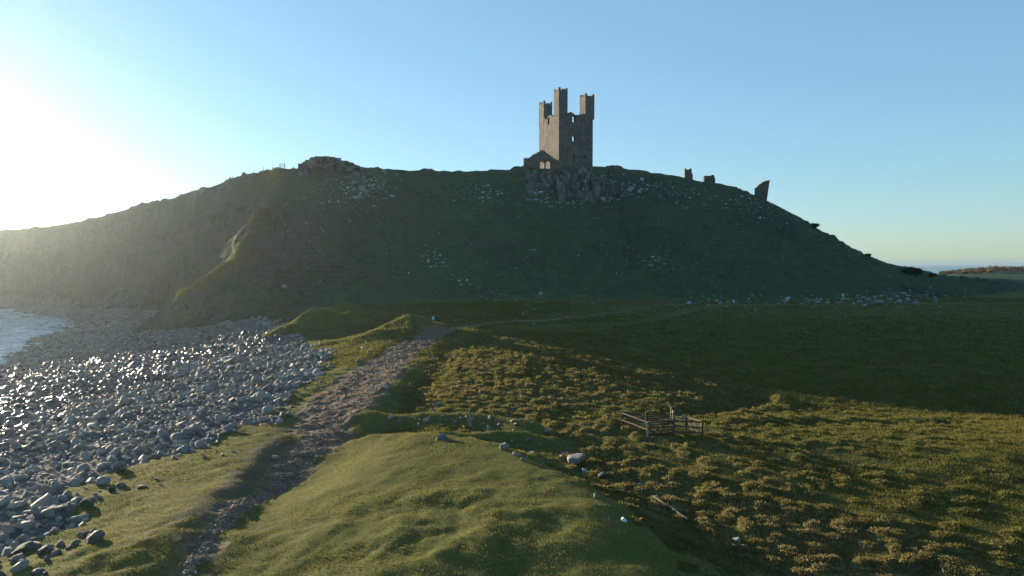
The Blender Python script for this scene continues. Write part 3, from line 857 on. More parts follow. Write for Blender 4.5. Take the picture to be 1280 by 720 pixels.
def build_scree():
    X, Y, Z, S = [], [], [], []
    for (cx, cy, sx, sy, n, a, b) in [(462, 236, 18, 14, 120, 2, 5), (430, 240, 20, 12, 60, 2, 4), (700, 250, 28, 8, 110, 2, 4.5), (608, 245, 14, 8, 60, 2, 4), (760, 244, 12, 10, 60, 2, 5),
                                      (830, 240, 40, 8, 150, 2, 4.5), (940, 262, 34, 12, 110, 2, 4), (545, 325, 16, 10, 50, 2, 4), (815, 325, 18, 12, 50, 2, 4), (1060, 376, 70, 5, 170, 2, 5), (700, 330, 160, 50, 130, 1.5, 3.5),
                                      (900, 300, 60, 30, 60, 1.5, 3.5), (400, 270, 40, 30, 60, 2, 4), (660, 372, 60, 5, 60, 2, 4), (1150, 372, 30, 4, 50, 2, 5), (860, 385, 50, 8, 70, 2, 4)]:
        px = cx + RNG.normal(0, 1, n) * sx; py = np.maximum(cy + RNG.normal(0, 1, n) * sy, 218)
        x, y, z = ground(px, py)
        k = y < 200
        s = RNG.uniform(a, b, n) / F * y / 2
        X.append(x[k]); Y.append(y[k]); Z.append((z + s * .1)[k]); S.append(s[k])
    X, Y, Z, S = map(np.concatenate, (X, Y, Z, S))
    o = stone_mass('hillside_scree', X, Y, Z, S, np.zeros(len(X)), M_SCREE, .7)
    tag(o, 'small pale scree stones strewn over the shaded castle hill', 'scree', kind='stuff')
M_SCREE = mat_stone('scree', (0.08, 0.08, 0.078), (0.27, 0.266, 0.258), (0.14, 0.13, 0.10), rnd='attr')
build_scree()

# loose stones of the track
def build_rubble():
    n = 8000
    t = RNG.uniform(1.0, 11.0, n)
    P = np.array(PATH); i = np.minimum(t.astype(int), len(P) - 2); f = t - i
    c = P[i] + (P[i + 1] - P[i]) * f[:, None]
    e = P[i + 1] - P[i]; e /= np.linalg.norm(e, axis=1)[:, None]
    w = np.interp(t, np.arange(len(PW)), PW)
    off = RNG.normal(0, .55, n) * w
    x = c[:, 0] - e[:, 1] * off; y = c[:, 1] + e[:, 0] * off
    z, m = full_height(x, y)
    k = (m['path'] > .25) | (RNG.random(n) < .12)
    x, y, z = x[k], y[k], z[k]
    s = 0.025 + 0.10 * RNG.random(len(x)) ** 3.5
    s *= np.clip(y / 45, .7, 1.5)
    o = stone_mass('track_rubble', x, y, z + s * .15, s, np.zeros(len(x)), M_RUB, .5)
    tag(o, 'loose reddish grey stones strewn along the track', 'rubble', kind='stuff')
M_RUB = mat_stone('rubble', (0.10, 0.074, 0.055), (0.24, 0.185, 0.145), (0.15, 0.12, 0.10), rnd='attr')
build_rubble()

# ------------------------------------------------------------------ grass blades
def blades(name, x, y, z, h, w, dry, mat, lean=.45, tone=None):
    n = len(x)
    a = RNG.uniform(0, 6.283, n); la = RNG.uniform(0, 6.283, n); ln = np.abs(RNG.normal(0, lean, n)) * h
    dx, dy = np.cos(a) * w / 2, np.sin(a) * w / 2
    lx, ly = np.cos(la) * ln, np.sin(la) * ln
    V = np.empty((n, 4, 3))
    V[:, 0] = np.stack([x - dx, y - dy, z - .02], 1); V[:, 1] = np.stack([x + dx, y + dy, z - .02], 1)
    V[:, 2] = np.stack([x + dx * .7 + lx * .4, y + dy * .7 + ly * .4, z + h * .62], 1)
    V[:, 3] = np.stack([x + lx, y + ly, z + h * np.clip(1 - (ln / h) * .35, .5, 1)], 1)
    base = np.arange(n)[:, None] * 4
    L = np.concatenate([base + np.array([0, 1, 2]), base + np.array([0, 2, 3])], 1).reshape(-1)
    r = np.repeat(RNG.random(n) * (1.0 if tone is None else tone), 4)
    tip = np.tile([0, 0, .6, 1.0], n)
    return np_mesh(name, V.reshape(-1, 3), L, np.full(2 * n, 3), mat, smooth=True, attrs=dict(rnd=r, tip=tip, dry=np.repeat(dry, 4)))

def fan_points(n, y0, y1, power=1.0, umax=.80):
    """points spread over the ground in front, thinning out with distance"""
    t = RNG.random(n)
    y = y0 * (y1 / y0) ** t
    u = RNG.uniform(-umax, umax, n)
    return u * (y + 2), y

def build_grass():
    x, y = fan_points(600000, 14.0, 75.0, umax=1.0)
    z, m = full_height(x, y)
    cov = (1 - m['beach']) * (1 - m['path'])
    k = (cov > .6) & (m['hill'] < .3) & (RNG.random(len(x)) < 0.35 + 0.65 * vnoise(x * 1.3, y * 1.3, 31))
    x, y, z, br, tu = x[k], y[k], z[k], m['brown'][k], m['tus'][k]
    d = y
    h = (0.028 + 0.042 * RNG.random(len(x))) * (1 + .5 * fbm(x, y, 3, 2, 35)) * np.clip(d / 30, .9, 2.0)
    w = 0.016 * np.clip(d / 20, 1, 3.2)
    dry = np.clip(RNG.random(len(x)) ** 3 + (fbm(x, y, 4, 2, 37) > .35) * .25, 0, 1) + .35 * br * tu
    o = blades('turf_grass', x, y, z, h, w, np.clip(dry, 0, 1), M_TURF)
    tag(o, 'short green turf blades covering the near slopes and field', 'grass', kind='stuff')
    # the rougher field grass further out
    x, y = fan_points(1000000, 20.0, 165.0, umax=1.0)
    z, m = full_height(x, y)
    k = (m['beach'] < .4) & (m['path'] < .4) & (m['hill'] < .6) & ((m['tus'] > .4) | (y > 62))
    x, y, z, br = x[k], y[k], z[k], m['brown'][k]
    h = (0.05 + 0.075 * RNG.random(len(x))) * (1 + .6 * fbm(x, y, 2.0, 2, 36)) * np.clip(y / 40, .9, 1.7)
    w = 0.02 * np.clip(y / 20, 1, 4)
    dry = np.clip(RNG.random(len(x)) ** 2 * .55 + .35 * br + .35 * fbm(x, y, 5, 2, 38) , 0, 1)
    painted_shade = sstep(80, 105, y)  # distant blades coloured darker and greener to paint in the hill's shade
    o = blades('field_grass', x, y, z, h, w, dry * (1 - .6 * painted_shade), M_TURF, .5, 1 - .75 * painted_shade)
    tag(o, 'longer olive grass of the rough field around the sheep pen', 'grass', kind='stuff')
    # rank grass of the spur and of the hill's left shoulder
    n = 140000
    u = RNG.uniform(-.50, -.30, n); y = RNG.uniform(126, 184, n); x = u * y
    z, m = full_height(x, y)
    k = (m['beach'] < .4) & ((m['crest'] > .3) | ((m['s'] > .86) & (m['s'] < 1.03) & (u < -.34)))
    x, y, z = x[k], y[k], z[k]
    o = blades('shoulder_grass', x, y, z, 0.14 + 0.22 * RNG.random(len(x)), np.full(len(x), .09), np.clip(.15 * RNG.random(len(x)), 0, 1), M_TURF, .5)
    tag(o, 'rank grass on the spur and left shoulder of the castle hill', 'grass', kind='stuff')
    # tussocks
    x, y = fan_points(1050000, 17.0, 125.0, umax=1.0)
    z, m = full_height(x, y)
    br = m['brown']; tm = m['tus'] * np.clip(.35 + .9 * br, 0, 1)
    wx = x + fbm(x, y, 1.5, 1, 301) * .3; wy = y + fbm(x, y, 1.5, 1, 302) * .3
    dd, v = worley(wx / TS, wy / TS, 7)
    on = (v > 0.68 - 0.5 * br + fbm(x, y, 6.0, 3, 315) * .32) & (dd < .34 + .28 * _hash(np.floor(v * 9973), np.floor(v * 7919), 3)) & (tm > .15)
    on &= (m['beach'] < .5) & (m['path'] < .5)
    x, y, z, br, dd, v = x[on], y[on], z[on], br[on], dd[on], v[on]
    print('tussock blades', len(x))
    h = (0.06 + 0.12 * RNG.random(len(x))) * (1.1 - dd) * np.clip(.6 + .6 * v, 0, 1.2) * np.clip(y / 35, 1, 1.5)
    w = 0.02 * np.clip(y / 20, 1, 4)
    dry = np.clip(br * .85 + RNG.normal(0, .2, len(x)) + (v - .6) * .6, 0, 1)
    o = blades('tussock_grass', x, y, z, h, w, dry, M_TUS, .6)
    tag(o, 'bleached brown tussock grass standing in clumps over the field', 'grass', kind='stuff')
build_grass()

# ------------------------------------------------------------------ masonry from course-sized blocks
def wall_mesh(bm, uvl, O, ex, W, Ht, th, cell, solid, ch=None, jit=0.05, seed=0):
    """a wall standing at O along unit vector ex; solid(a, h) says where stone is; the edge follows the blocks"""
    rs = random.Random(seed)
    ch = ch or cell
    O = Vector(O); ex = Vector(ex); ey = Vector((-ex.y, ex.x, 0)); ez = Vector((0, 0, 1))
    na, nh = max(1, round(W / cell)), max(1, round(Ht / ch))
    ca, cz = W / na, Ht / nh
    S = [[solid((i + .5) * ca, (j + .5) * cz) for j in range(nh)] for i in range(na)]
    cache = {}
    def v(i, j, k):
        key = (i, j, k)
        if key not in cache:
            q = random.Random(hash((i, j, seed)))
            ja = (q.random() - .5) * jit if 0 < i < na else 0
            jz = (q.random() - .5) * jit if j > 0 else 0
            jn = (random.Random(hash((i, j, k, seed))).random() - .5) * jit * .7
            cache[key] = (bm.verts.new(O + ex * (i * ca + ja) + ez * (j * cz + jz) + ey * (k * th + jn)), i * ca, j * cz)
        return cache[key]
    def face(*keys, side=False):
        vs = [v(*k) for k in keys]
        try:
            f = bm.faces.new([a[0] for a in vs])
        except ValueError:
            return
        for lp, a, k in zip(f.loops, vs, keys):
            lp[uvl].uv = (a[1] + (k[2] * th if side else 0) + O.x * .37, a[2])
    for i in range(na):
        for j in range(nh):
            if not S[i][j]: continue
            face((i, j, 0), (i + 1, j, 0), (i + 1, j + 1, 0), (i, j + 1, 0))
            face((i + 1, j, 1), (i, j, 1), (i, j + 1, 1), (i + 1, j + 1, 1))
            if i == 0 or not S[i - 1][j]: face((i, j, 1), (i, j, 0), (i, j + 1, 0), (i, j + 1, 1), side=True)
            if i == na - 1 or not S[i + 1][j]: face((i + 1, j, 0), (i + 1, j, 1), (i + 1, j + 1, 1), (i + 1, j + 1, 0), side=True)
            if j == nh - 1 or not S[i][j + 1]: face((i, j + 1, 0), (i + 1, j + 1, 0), (i + 1, j + 1, 1), (i, j + 1, 1), side=True)
            if j > 0 and not S[i][j - 1]: face((i, j, 1), (i + 1, j, 1), (i + 1, j, 0), (i, j, 0), side=True)

def masonry(name, walls, parent=None, mat=None):
    bm = bmesh.new(); uvl = bm.loops.layers.uv.new('UVMap')
    for w in walls: wall_mesh(bm, uvl, **w)
    return bm_obj(name, bm, mat or M_MAS, parent)

def ragged(base, amp, seed, wl=1.3):
    rs = np.random.default_rng(seed); t = rs.random(60)
    def f(a):
        k = a / wl; i = int(k) % 58; fr = k - int(k)
        return base + amp * ((t[i] * (1 - fr) + t[i + 1] * fr) - .5) * 2
    return f

def build_tower():
    TD = 185.0
    cx, cy, cz0 = at_y(698.5, 217, TD)              # near corner
    zb = cz0 - 1.5
    fi = math.radians(27.0)
    L = 10.9; th = 1.3
    er = Vector((math.cos(fi), math.sin(fi), 0))      # right (front) face runs this way
    el = Vector((-math.sin(fi), math.cos(fi), 0))     # left face runs back this way
    root = empty('castle_tower', (cx, cy, zb))
    tag(root, 'tall roofless stone castle tower with three broken corner turrets on the hilltop', 'tower')
    px2m = TD / F
    def hz(py): return float(CAMZ + us(700, py)[1] * TD - zb)
    hw = hz(140)
    # openings as (centre along the wall, bottom, width, height, arched)
    def opn(lst):
        def inside(a, h):
            for (c, b, w, hh, arch) in lst:
                if abs(a - c) < w / 2 and b < h < b + hh:
                    if arch and h > b + hh - w / 2 and math.hypot(a - c, h - (b + hh - w / 2)) > w / 2: continue
                    return True
            return False
        return inside
    mr = px2m / math.cos(fi)
    fr_open = opn([(20.3 * mr, hz(151), 1.25, 1.8, False), (20.3 * mr, hz(175.5), 1.3, 1.8, False), (19.8 * mr, hz(200), .65, 2.1, False),
                   (38 * mr, hz(155), .55, 1.7, False), (39 * mr, hz(174), .5, 1.1, False), (34 * mr, hz(195), .9, .6, False)])
    bk_open = opn([(L - 19.8 * mr - .1, hz(152), 1.4, 2.2, False), (L - 19.8 * mr + .2, hz(172), .7, .9, False)])
    lf_open = opn([(L * .52, hz(150.5), .85, 1.7, False), (L * .92, hz(190), .9, 2.9, True)])
    topF = ragged(hw, .5, 1); topL = ragged(hw - .2, .7, 2); topB = ragged(hw - 2.0, 1.2, 3); topR = ragged(hw - 1.2, .9, 4)
    W0 = dict(ht=0)
    c0 = Vector((0, 0, 0))
    masonry('wall', [dict(O=c0, ex=er, W=L, Ht=hw + 1, th=th, cell=.3, solid=lambda a, h: h < topF(a) and not fr_open(a, h), seed=11)], root)
    # left face runs from the back corner to the near one so that its thickness goes inwards
    masonry('wall', [dict(O=el * L, ex=-el, W=L - .003, Ht=hw + 1, th=th, cell=.3, solid=lambda a, h: h < topL(a) and not lf_open(L - a, h), seed=12)], root)
    masonry('wall', [dict(O=er * L + el * L, ex=-er, W=L - .003, Ht=hw + 1, th=th, cell=.3, solid=lambda a, h: h < topB(a) - (8.0 if a < 3.4 else 0) and not bk_open(a, h), seed=13)], root)
    masonry('wall', [dict(O=er * L, ex=el, W=L - .003, Ht=hw + 1, th=th, cell=.3, solid=lambda a, h: h < topR(a) - (8.0 if a > 6.0 else 0), seed=14)], root)
    # turrets stand over the corners, flush with the faces but a hand's breadth proud
    def turret(o, t, h0, h1, seed, brk=None):
        o = Vector(o) + Vector((0, 0, h0))
        H = h1 - h0
        def horns(s):
            r = ragged(H - .35, .25, s, .7)
            def f(a, h):
                edge = min(a, t - a)
                lim = r(a) + (.55 if edge < .45 else 0) + (.25 if abs(a - t * .55) < .3 else 0)
                if brk and not brk(a, h, s): return False
                return h < lim
            return f
        def corbel(a, h): return True
        c = .28
        ws = [dict(O=o, ex=er, W=t, Ht=H + .6, th=.6, cell=c, solid=horns(seed), seed=seed),
              dict(O=o + el * t, ex=-el, W=t - .003, Ht=H + .6, th=.6, cell=c, solid=horns(seed + 1), seed=seed + 1),
              dict(O=o + er * t + el * t, ex=-er, W=t - .003, Ht=H + .6, th=.6, cell=c, solid=horns(seed + 2), seed=seed + 2),
              dict(O=o + er * t, ex=el, W=t - .003, Ht=H + .6, th=.6, cell=c, solid=horns(seed + 3), seed=seed + 3)]
        return masonry('turret', ws, root)
    p = .05
    t = 2.75
    turret(er * -p + el * -p, t, hw - .9, hz(110.5), 31)
    turret(er * (L - t + .25) + el * -p, t + .2, hw - .9, hz(113.5), 41)
    turret(el * (L - t + p) + er * -p, t, hw - 2.2, hz(119), 51)
    # offset ledge round the foot
    bm = bmesh.new()
    masonry('plinth', [dict(O=er * -.35 + el * -.35 + Vector((0, 0, -1.8)), ex=er, W=L + .7, Ht=2.6, th=.9, cell=.4, solid=lambda a, h: h < 2.3, seed=61),
                       dict(O=el * (L + .3) + er * -.35 + Vector((0, 0, -1.8)), ex=-el, W=L + .6, Ht=2.6, th=.9, cell=.4, solid=lambda a, h: h < 2.3, seed=62)], root)
    return cx, cy, zb, er, el, L

tx, ty, tz, ter, tel, TL = build_tower()

def build_ruins():
    # low gabled wall with two arched windows in front of the tower's left face
    D = 184.0
    x0, y0, z0 = at_y(654.5, 217, D)
    k = D / F
    W = 46 * k; zb = z0 - 1.2
    prof = [(0, 200), (1.5, 197.5), (7, 197), (12, 193), (18, 190), (23, 187), (27, 189), (32, 193), (38, 197), (43, 200), (46, 203)]
    pa = [q[0] * k for q in prof]; ph = [float(CAMZ + us(670, q[1])[1] * D - zb) for q in prof]
    def hz(py): return float(CAMZ + us(670, py)[1] * D - zb)
    def solid(a, h):
        if h > np.interp(a, pa, ph) + .15 * math.sin(a * 9): return False
        for c in (22.6 * k, 30.4 * k):
            w, b, hh = 1.15, hz(214.2), 2.75
            if abs(a - c) < w / 2 and b < h < b + hh:
                if h > b + hh - w / 2 and math.hypot(a - c, h - (b + hh - w / 2)) > w / 2: continue
                return False
        return True
    o = masonry('ruined_wall', [dict(O=(0, 0, 0), ex=(1, 0, 0), W=W, Ht=8.5, th=.9, cell=.22, solid=solid, seed=71)])
    o.location = (x0, y0, zb); o.rotation_euler = (0, 0, math.radians(3))
    tag(o, 'ruined gable wall with two arched windows at the tower\'s left foot', 'ruin')
    # three fragments along the right of the crest
    def frag(label, pxs, top, bot, D, th, seed, cell=.2):
        pl = pxs[0]; pr = pxs[-1]
        k = D / F
        x0, y0, z0 = at_y(pl, bot + 3, D)
        hh = [float((CAMZ + us(pl, t)[1] * D) - z0) for t in top]
        aa = [(p - pl) * k for p in pxs]
        def lo(a, h): return True
        o = masonry('ruined_wall', [dict(O=(0, 0, 0), ex=(1, 0, 0), W=(pr - pl) * k, Ht=max(hh) + .3, th=th, cell=cell, solid=lambda a, h: h < np.interp(a, aa, hh), seed=seed)])
        o.location = (x0, y0, z0); o.rotation_euler = (0, 0, math.radians(-6))
        tag(o, label, 'ruin'); return o
    frag('narrow ruined stump with two horns on top, first right of the tower', [856, 857.4, 857.5, 859.5, 861.5, 862, 863.6, 864.6, 864.7, 865.8], [210.5, 210.5, 211.6, 212.2, 211.8, 210.4, 210.6, 213, 217.6, 219], 224, 187.5, 1.6, 81, .17)
    frag('low squared block of ruined masonry on the crest between two taller stumps', [880, 881, 885, 891.5, 892.5, 893.6], [219.6, 219.2, 219.4, 219, 220, 225], 228, 188, 2.2, 83, .22)
    frag('largest leaning ruin fragment with overhanging right side at the crest end', [945, 945.2, 948, 951, 955, 958, 960.6, 961.4], [236, 234.4, 231.5, 229.2, 226.6, 225.6, 225.4, 225.4], 249, 186.3, 1.8, 85, .2)
build_ruins()
# the last fragment narrows towards its foot on both sides
_o = [o for o in COL.objects if o.name.startswith('ruined_wall') and 'leaning' in o.get('label', '')][0]
_h = max(v.co.z for v in _o.data.vertices); _w = max(v.co.x for v in _o.data.vertices)
for v in _o.data.vertices:
    t = 1 - v.co.z / _h
    v.co.x = v.co.x * (1 - .22 * t) + (.02 * t)

# ------------------------------------------------------------------ crags
def columns(name, label, spec, mat, seed):
    """a crag of upright broken columns: (x, y, ztop, zbottom, radius) each"""
    rs = random.Random(seed); bm = bmesh.new()
    for (x, y, zt, zb, r) in spec:
        n = rs.choice((5, 6, 6)); a0 = rs.random() * 6
        rings = []
        lv = 5
        for j in range(lv + 1):
            t = j / lv; z = zb + (zt - zb) * t
            ox, oy = rs.uniform(-.1, .1) * r, rs.uniform(-.1, .1) * r
            k = r * (1.08 - .14 * t) * rs.uniform(.92, 1.06)
            rings.append([bm.verts.new((x + ox + k * math.cos(a0 + i * 6.2832 / n) * rs.uniform(.9, 1.1), y + oy + k * math.sin(a0 + i * 6.2832 / n) * rs.uniform(.9, 1.1), z + (rs.uniform(-.25, .25) * r if j == lv else 0))) for i in range(n)])
        for j in range(lv):
            for i in range(n):
                bm.faces.new((rings[j][i], rings[j][(i + 1) % n], rings[j + 1][(i + 1) % n], rings[j + 1][i]))
        bm.faces.new(rings[-1])
    o = bm_obj(name, bm, mat)
    tag(o, label, 'crag')
    return o

def build_crags():
    def crag(label, n, x0, x1, y0, y1, h0, h1, r0, r1, seed, slant=0.0):
        px = RNG.uniform(x0, x1, n); f = RNG.random(n)
        py = y0 + (y1 - y0) * f + np.abs(px - (x0 + x1) / 2) / (x1 - x0) * slant
        gx, gy, gz = ground(px, py, False)
        sp = [(gx[i], gy[i], gz[i] + RNG.uniform(h0, h1) * (1 - .25 * f[i]), gz[i] - 2.5, RNG.uniform(r0, r1)) for i in range(n)]
        columns('rock_crag', label, sp, M_CRAG, seed)
    crag('columned dark rock crag directly under the castle tower', 150, 697, 747, 221, 250, .7, 3.6, .45, .95, 5, 4)
    crag('low broken crag below the ruined wall with arched windows', 55, 656, 698, 221, 240, .4, 2.2, .4, .9, 6)
    crag('small broken crag adjoining the right side of the tower crag', 30, 750, 772, 226, 250, .4, 1.8, .4, .8, 9)
    # flat-topped crag on the left crest
    bm = bmesh.new(); rs = random.Random(3)
    prof = [(378, 208), (380, 203), (384, 200), (388, 196.5), (396, 195.2), (408, 194.8), (417, 196), (425, 198.5), (433, 201), (437, 204), (446, 207.5), (452, 210)]
    D = 170.5
    def top(px): return np.interp(px, [q[0] for q in prof], [q[1] for q in prof])
    for i in range(150):
        px = rs.uniform(378, 448); d = D + rs.uniform(-2.0, 3.5)
        py = top(px) + rs.random() ** 1.5 * 14 + .8
        x, y, z = at_y(px, py, d)
        w = rs.uniform(.6, 1.6); h = rs.uniform(.25, .6); dd = rs.uniform(.6, 1.3)
        a = rs.uniform(-.35, .35)
        vs = []
        for sz in (-1, 1):
            for sx, sy in ((-1, -1), (1, -1), (1, 1), (-1, 1)):
                k = rs.uniform(.75, 1.0)
                X = sx * w * k; Y = sy * dd * k
                vs.append(bm.verts.new((x + X * math.cos(a) - Y * math.sin(a), y + X * math.sin(a) + Y * math.cos(a), z - h + sz * h * rs.uniform(.8, 1.0))))
        for f in ((0, 3, 2, 1), (4, 5, 6, 7), (0, 1, 5, 4), (1, 2, 6, 5), (2, 3, 7, 6), (3, 0, 4, 7)):
            bm.faces.new([vs[q] for q in f])
    o = bm_obj('rock_crag', bm, M_CRAG)
    tag(o, 'flat-topped layered crag on the left crest of the hill', 'crag')
build_crags()

# ------------------------------------------------------------------ timber: pen, posts, fences
def post(name, base, h, w, mat, parent=None, lean=(0, 0)):
    bm = bmesh.new()
    add_bar(bm, (0, 0, -.15), (lean[0], lean[1], h), w, w, 3, .006)
    bmesh.ops.bevel(bm, geom=list(bm.edges), offset=w * .08, segments=1, affect='EDGES')
    o = bm_obj(name, bm, mat, parent); o.location = base
    return o

def build_pen():
    A = Vector(gpt(777, 536)); B = Vector(gpt(810, 548)); C_ = Vector(gpt(877, 546)); D = Vector(gpt(858, 538)); E = Vector(gpt(842, 535)); G = Vector(gpt(808, 534.5)); Fm = Vector(gpt(841, 548))
    root = empty('sheep_pen', B)
    tag(root, 'small timber sheep pen of posts and rails standing in the rough field', 'pen')
    def L(p): return Vector(p) - B
    k = B.y / F
    hB = 20.5 * k; hC = 19.5 * k; hA = 21 * k
    for p, h, m, w in ((A, hA, M_WOOD, .10), (B, hB, M_GREYWOOD, .12), (C_, hC, M_WOOD, .12), (D, 20 * k, M_WOOD, .11), (E, 24 * k, M_GREYWOOD, .11), (G, 21 * k, M_WOOD, .1), (Fm, 22 * k, M_WOOD, .11)):
        post('post', L(p), h, w, m, root, (random.uniform(-.03, .03), random.uniform(-.03, .03)))
    def rails(a, b, ha, hb, n, w=.035, hh=.075, first=.22, nm='rail'):
        for i in range(n):
            f = first + (1 - first - .06) * i / max(1, n - 1)
            bm = bmesh.new()
            add_bar(bm, L(a) + Vector((0, -.07, ha * f)), L(b) + Vector((0, -.07, hb * f)), w, hh, 4, .008)
            bm_obj(nm, bm, M_WOOD, root)
    rails(B, Fm, hB, hC, 3); rails(Fm, C_, hC, hC, 3); rails(C_, D, hC, 19 * k, 3)
    rails(D, E, 19 * k, 20 * k, 3); rails(G, E, 20 * k, 20.5 * k, 7, .03, .055, .10); rails(A, G, hA, 20 * k, 7, .03, .055, .10); rails(A, B, hA, hB, 2, .03, .06, .5)
    # brace across the back corner and a loose board leaning on the rails
    bm = bmesh.new(); add_bar(bm, L(E) + Vector((0, -.15, 17 * k)), L(D) + Vector((-.1, -.15, 11 * k)), .04, .09, 2, .01); bm_obj('brace', bm, M_GREYWOOD, root)
    bm = bmesh.new(); add_bar(bm, L(D) + Vector((-.35, -.1, 18 * k)), L(D) + Vector((.05, -.1, 17.2 * k)), .04, .10, 2, .01); bm_obj('brace', bm, M_GREYWOOD, root)
    # gate closing the front left half
    gt = empty('gate', L(B)); gt.parent = root
    bm = bmesh.new()
    d = (L(Fm) - L(B))
    for f in (.14, .34, .54, .74, .92):
        add_bar(bm, d * .05 + Vector((0, .06, hB * f)), d * .96 + Vector((0, .06, hB * f)), .03, .075, 3, .005)
    for f in (.07, .94):
        add_bar(bm, d * f + Vector((0, .09, hB * .1)), d * f + Vector((0, .09, hB * .96)), .04, .07)
    add_bar(bm, d * .08 + Vector((0, .12, hB * .14)), d * .93 + Vector((0, .12, hB * .9)), .03, .07)
    bm_obj('gate_panel', bm, M_WOOD, gt)
build_pen()

def small_posts():
    x, y, z = gpt(589, 533)
    o = post('fence_post', (x, y, z), 22 * y / F, .09, M_GREYWOOD, None, (-.10, .05)); tag(o, 'taller bleached leaning post in the broken bank', 'post')
    x, y, z = gpt(586.5, 531)
    o = post('fence_post', (x, y, z), 17 * y / F, .09, M_GREYWOOD, None, (-.16, 0)); tag(o, 'shorter bleached post leaning beside the taller bank post', 'post')
    x, y, z = gpt(540.5, 453)
    o = post('fence_post', (x, y, z), 7 * y / F, .22, M_GREYWOOD, None, (.02, 0)); tag(o, 'short pale upright post at the far left edge of the rough field', 'post')
    x, y, z = gpt(563, 455)
    o = post('fence_post', (x, y, z), 8 * y / F, .16, M_WOOD, None, (.2, 0)); tag(o, 'brown leaning post right of the short pale one in the far rough field', 'post')
    x, y, z = gpt(839, 521)
    o = post('fence_post', (x, y, z), 14 * y / F, .09, M_GREYWOOD, None, (.0, 0)); tag(o, 'thin grey post standing just behind the sheep pen', 'post')
    x, y, z = gpt(541.5, 400)
    o = post('marker_post', (x, y, z), 4.2 * y / F, .34, M_WHITE, None, (0, 0)); tag(o, 'small white marker block on the far grass mound beside the track', 'marker')
    # long timber lying at the bank foot
    a = gpt(816, 629); m_ = gpt(838, 643); b = gpt(859, 656)
    bm = bmesh.new()
    add_bar(bm, Vector(a) + Vector((0, 0, .09)), Vector(m_) + Vector((.05, 0, .10)), .06, .05, 3, .01)
    add_bar(bm, Vector(m_) + Vector((.0, .06, .13)), Vector(b) + Vector((0, 0, .08)), .065, .05, 3, .01)
    o = bm_obj('timber_rail', bm, M_GREYWOOD); tag(o, 'long bleached timber lying along the foot of the grass bank', 'timber')
small_posts()

def cliff_fence():
    pxs = [8, 19, 31, 45, 57, 69, 81, 93, 107, 121, 136, 151, 163, 178, 191, 203, 214, 227, 239, 252, 265, 277, 291, 304, 317, 330, 341]
    pts = []
    for p in pxs:
        u, _ = us(p, 250)
        D = float(np.interp(u, _cu, _cd)) + .6
        x = float(u * D)
        z, _ = full_height(np.array([x]), np.array([D]))
        pts.append(Vector((x, D, float(z[0]))))
    root = empty('wire_fence', pts[0]); tag(root, 'post and wire fence along the top of the left cliff', 'fence')
    for i, p in enumerate(pts):
        post('post', p - pts[0], 1.15 + random.uniform(-.1, .15), .10, M_WOOD, root, (random.uniform(-.1, .1), 0))
    for h in (.45, .8, 1.15):
        bm = bmesh.new()
        for a, b in zip(pts[:-1], pts[1:]):
            add_bar(bm, a - pts[0] + Vector((0, -.07, h)), b - pts[0] + Vector((0, -.07, h)), .012, .012)
        bm_obj('wire', bm, M_WIRE, root)
    # small stile on the shoulder of the hill
    x, y, z = at_y(350, 213, 176.0); z = float(full_height(np.array([x]), np.array([y]))[0][0])
    root = empty('timber_gate', (x, y, z)); tag(root, 'small square timber gate on the skyline left of the crest crag', 'gate')
    w = 6.0 * y / F; h = 1.35
    for q in (0, 1): post('post', (q * w, 0, 0), h, .14, M_WOOD, root)
    for f in (.35, .65, .95):
        bm = bmesh.new(); add_bar(bm, (0, .1, h * f), (w, .1, h * f), .06, .09); bm_obj('rail', bm, M_WOOD, root)
    # old posts in front of the crest crag
    root2 = empty('wire_fence', (0, 0, 0))
    ps = []
    for p in (361, 367, 373, 379, 388, 396):
        X, Y, Z = at_y(p, 211.5, 172.0); Z = float(full_height(np.array([X]), np.array([Y]))[0][0]); ps.append(Vector((X, Y, Z)))
    root2.location = ps[0]; tag(root2, 'short run of fence posts and wire just left of the crest crag', 'fence')
    for p in ps: post('post', p - ps[0], 1.2, .12, M_WOOD, root2, (random.uniform(-.06, .06), 0))
    for h in (.5, 1.0):
        bm = bmesh.new()
        for a, b in zip(ps[:-1], ps[1:]): add_bar(bm, a - ps[0] + Vector((0, -.08, h)), b - ps[0] + Vector((0, -.08, h)), .012, .012)
        bm_obj('wire', bm, M_WIRE, root2)
cliff_fence()

# ------------------------------------------------------------------ shrubs and woodland
def leaf_cloud(name, pts, size, mat, parent=None):
    n = len(pts)
    R = rotm(RNG.uniform(-3, 3, n), RNG.uniform(-3, 3, n), RNG.uniform(-3, 3, n))
    t = np.array([[-.5, -.35, 0], [.5, -.3, .1], [.45, .4, 0], [-.4, .35, -.1]])
    V = np.einsum('nij,vj->nvi', R, t) * size[:, None, None] + pts[:, None, :]
    L = np.arange(n * 4)
    r = np.repeat(RNG.random(n), 4)
    return np_mesh(name, V.reshape(-1, 3), L, np.full(n, 4), mat, parent, smooth=False, attrs=dict(rnd=r, tip=r, dry=np.repeat(RNG.random(n) * .4, 4)))

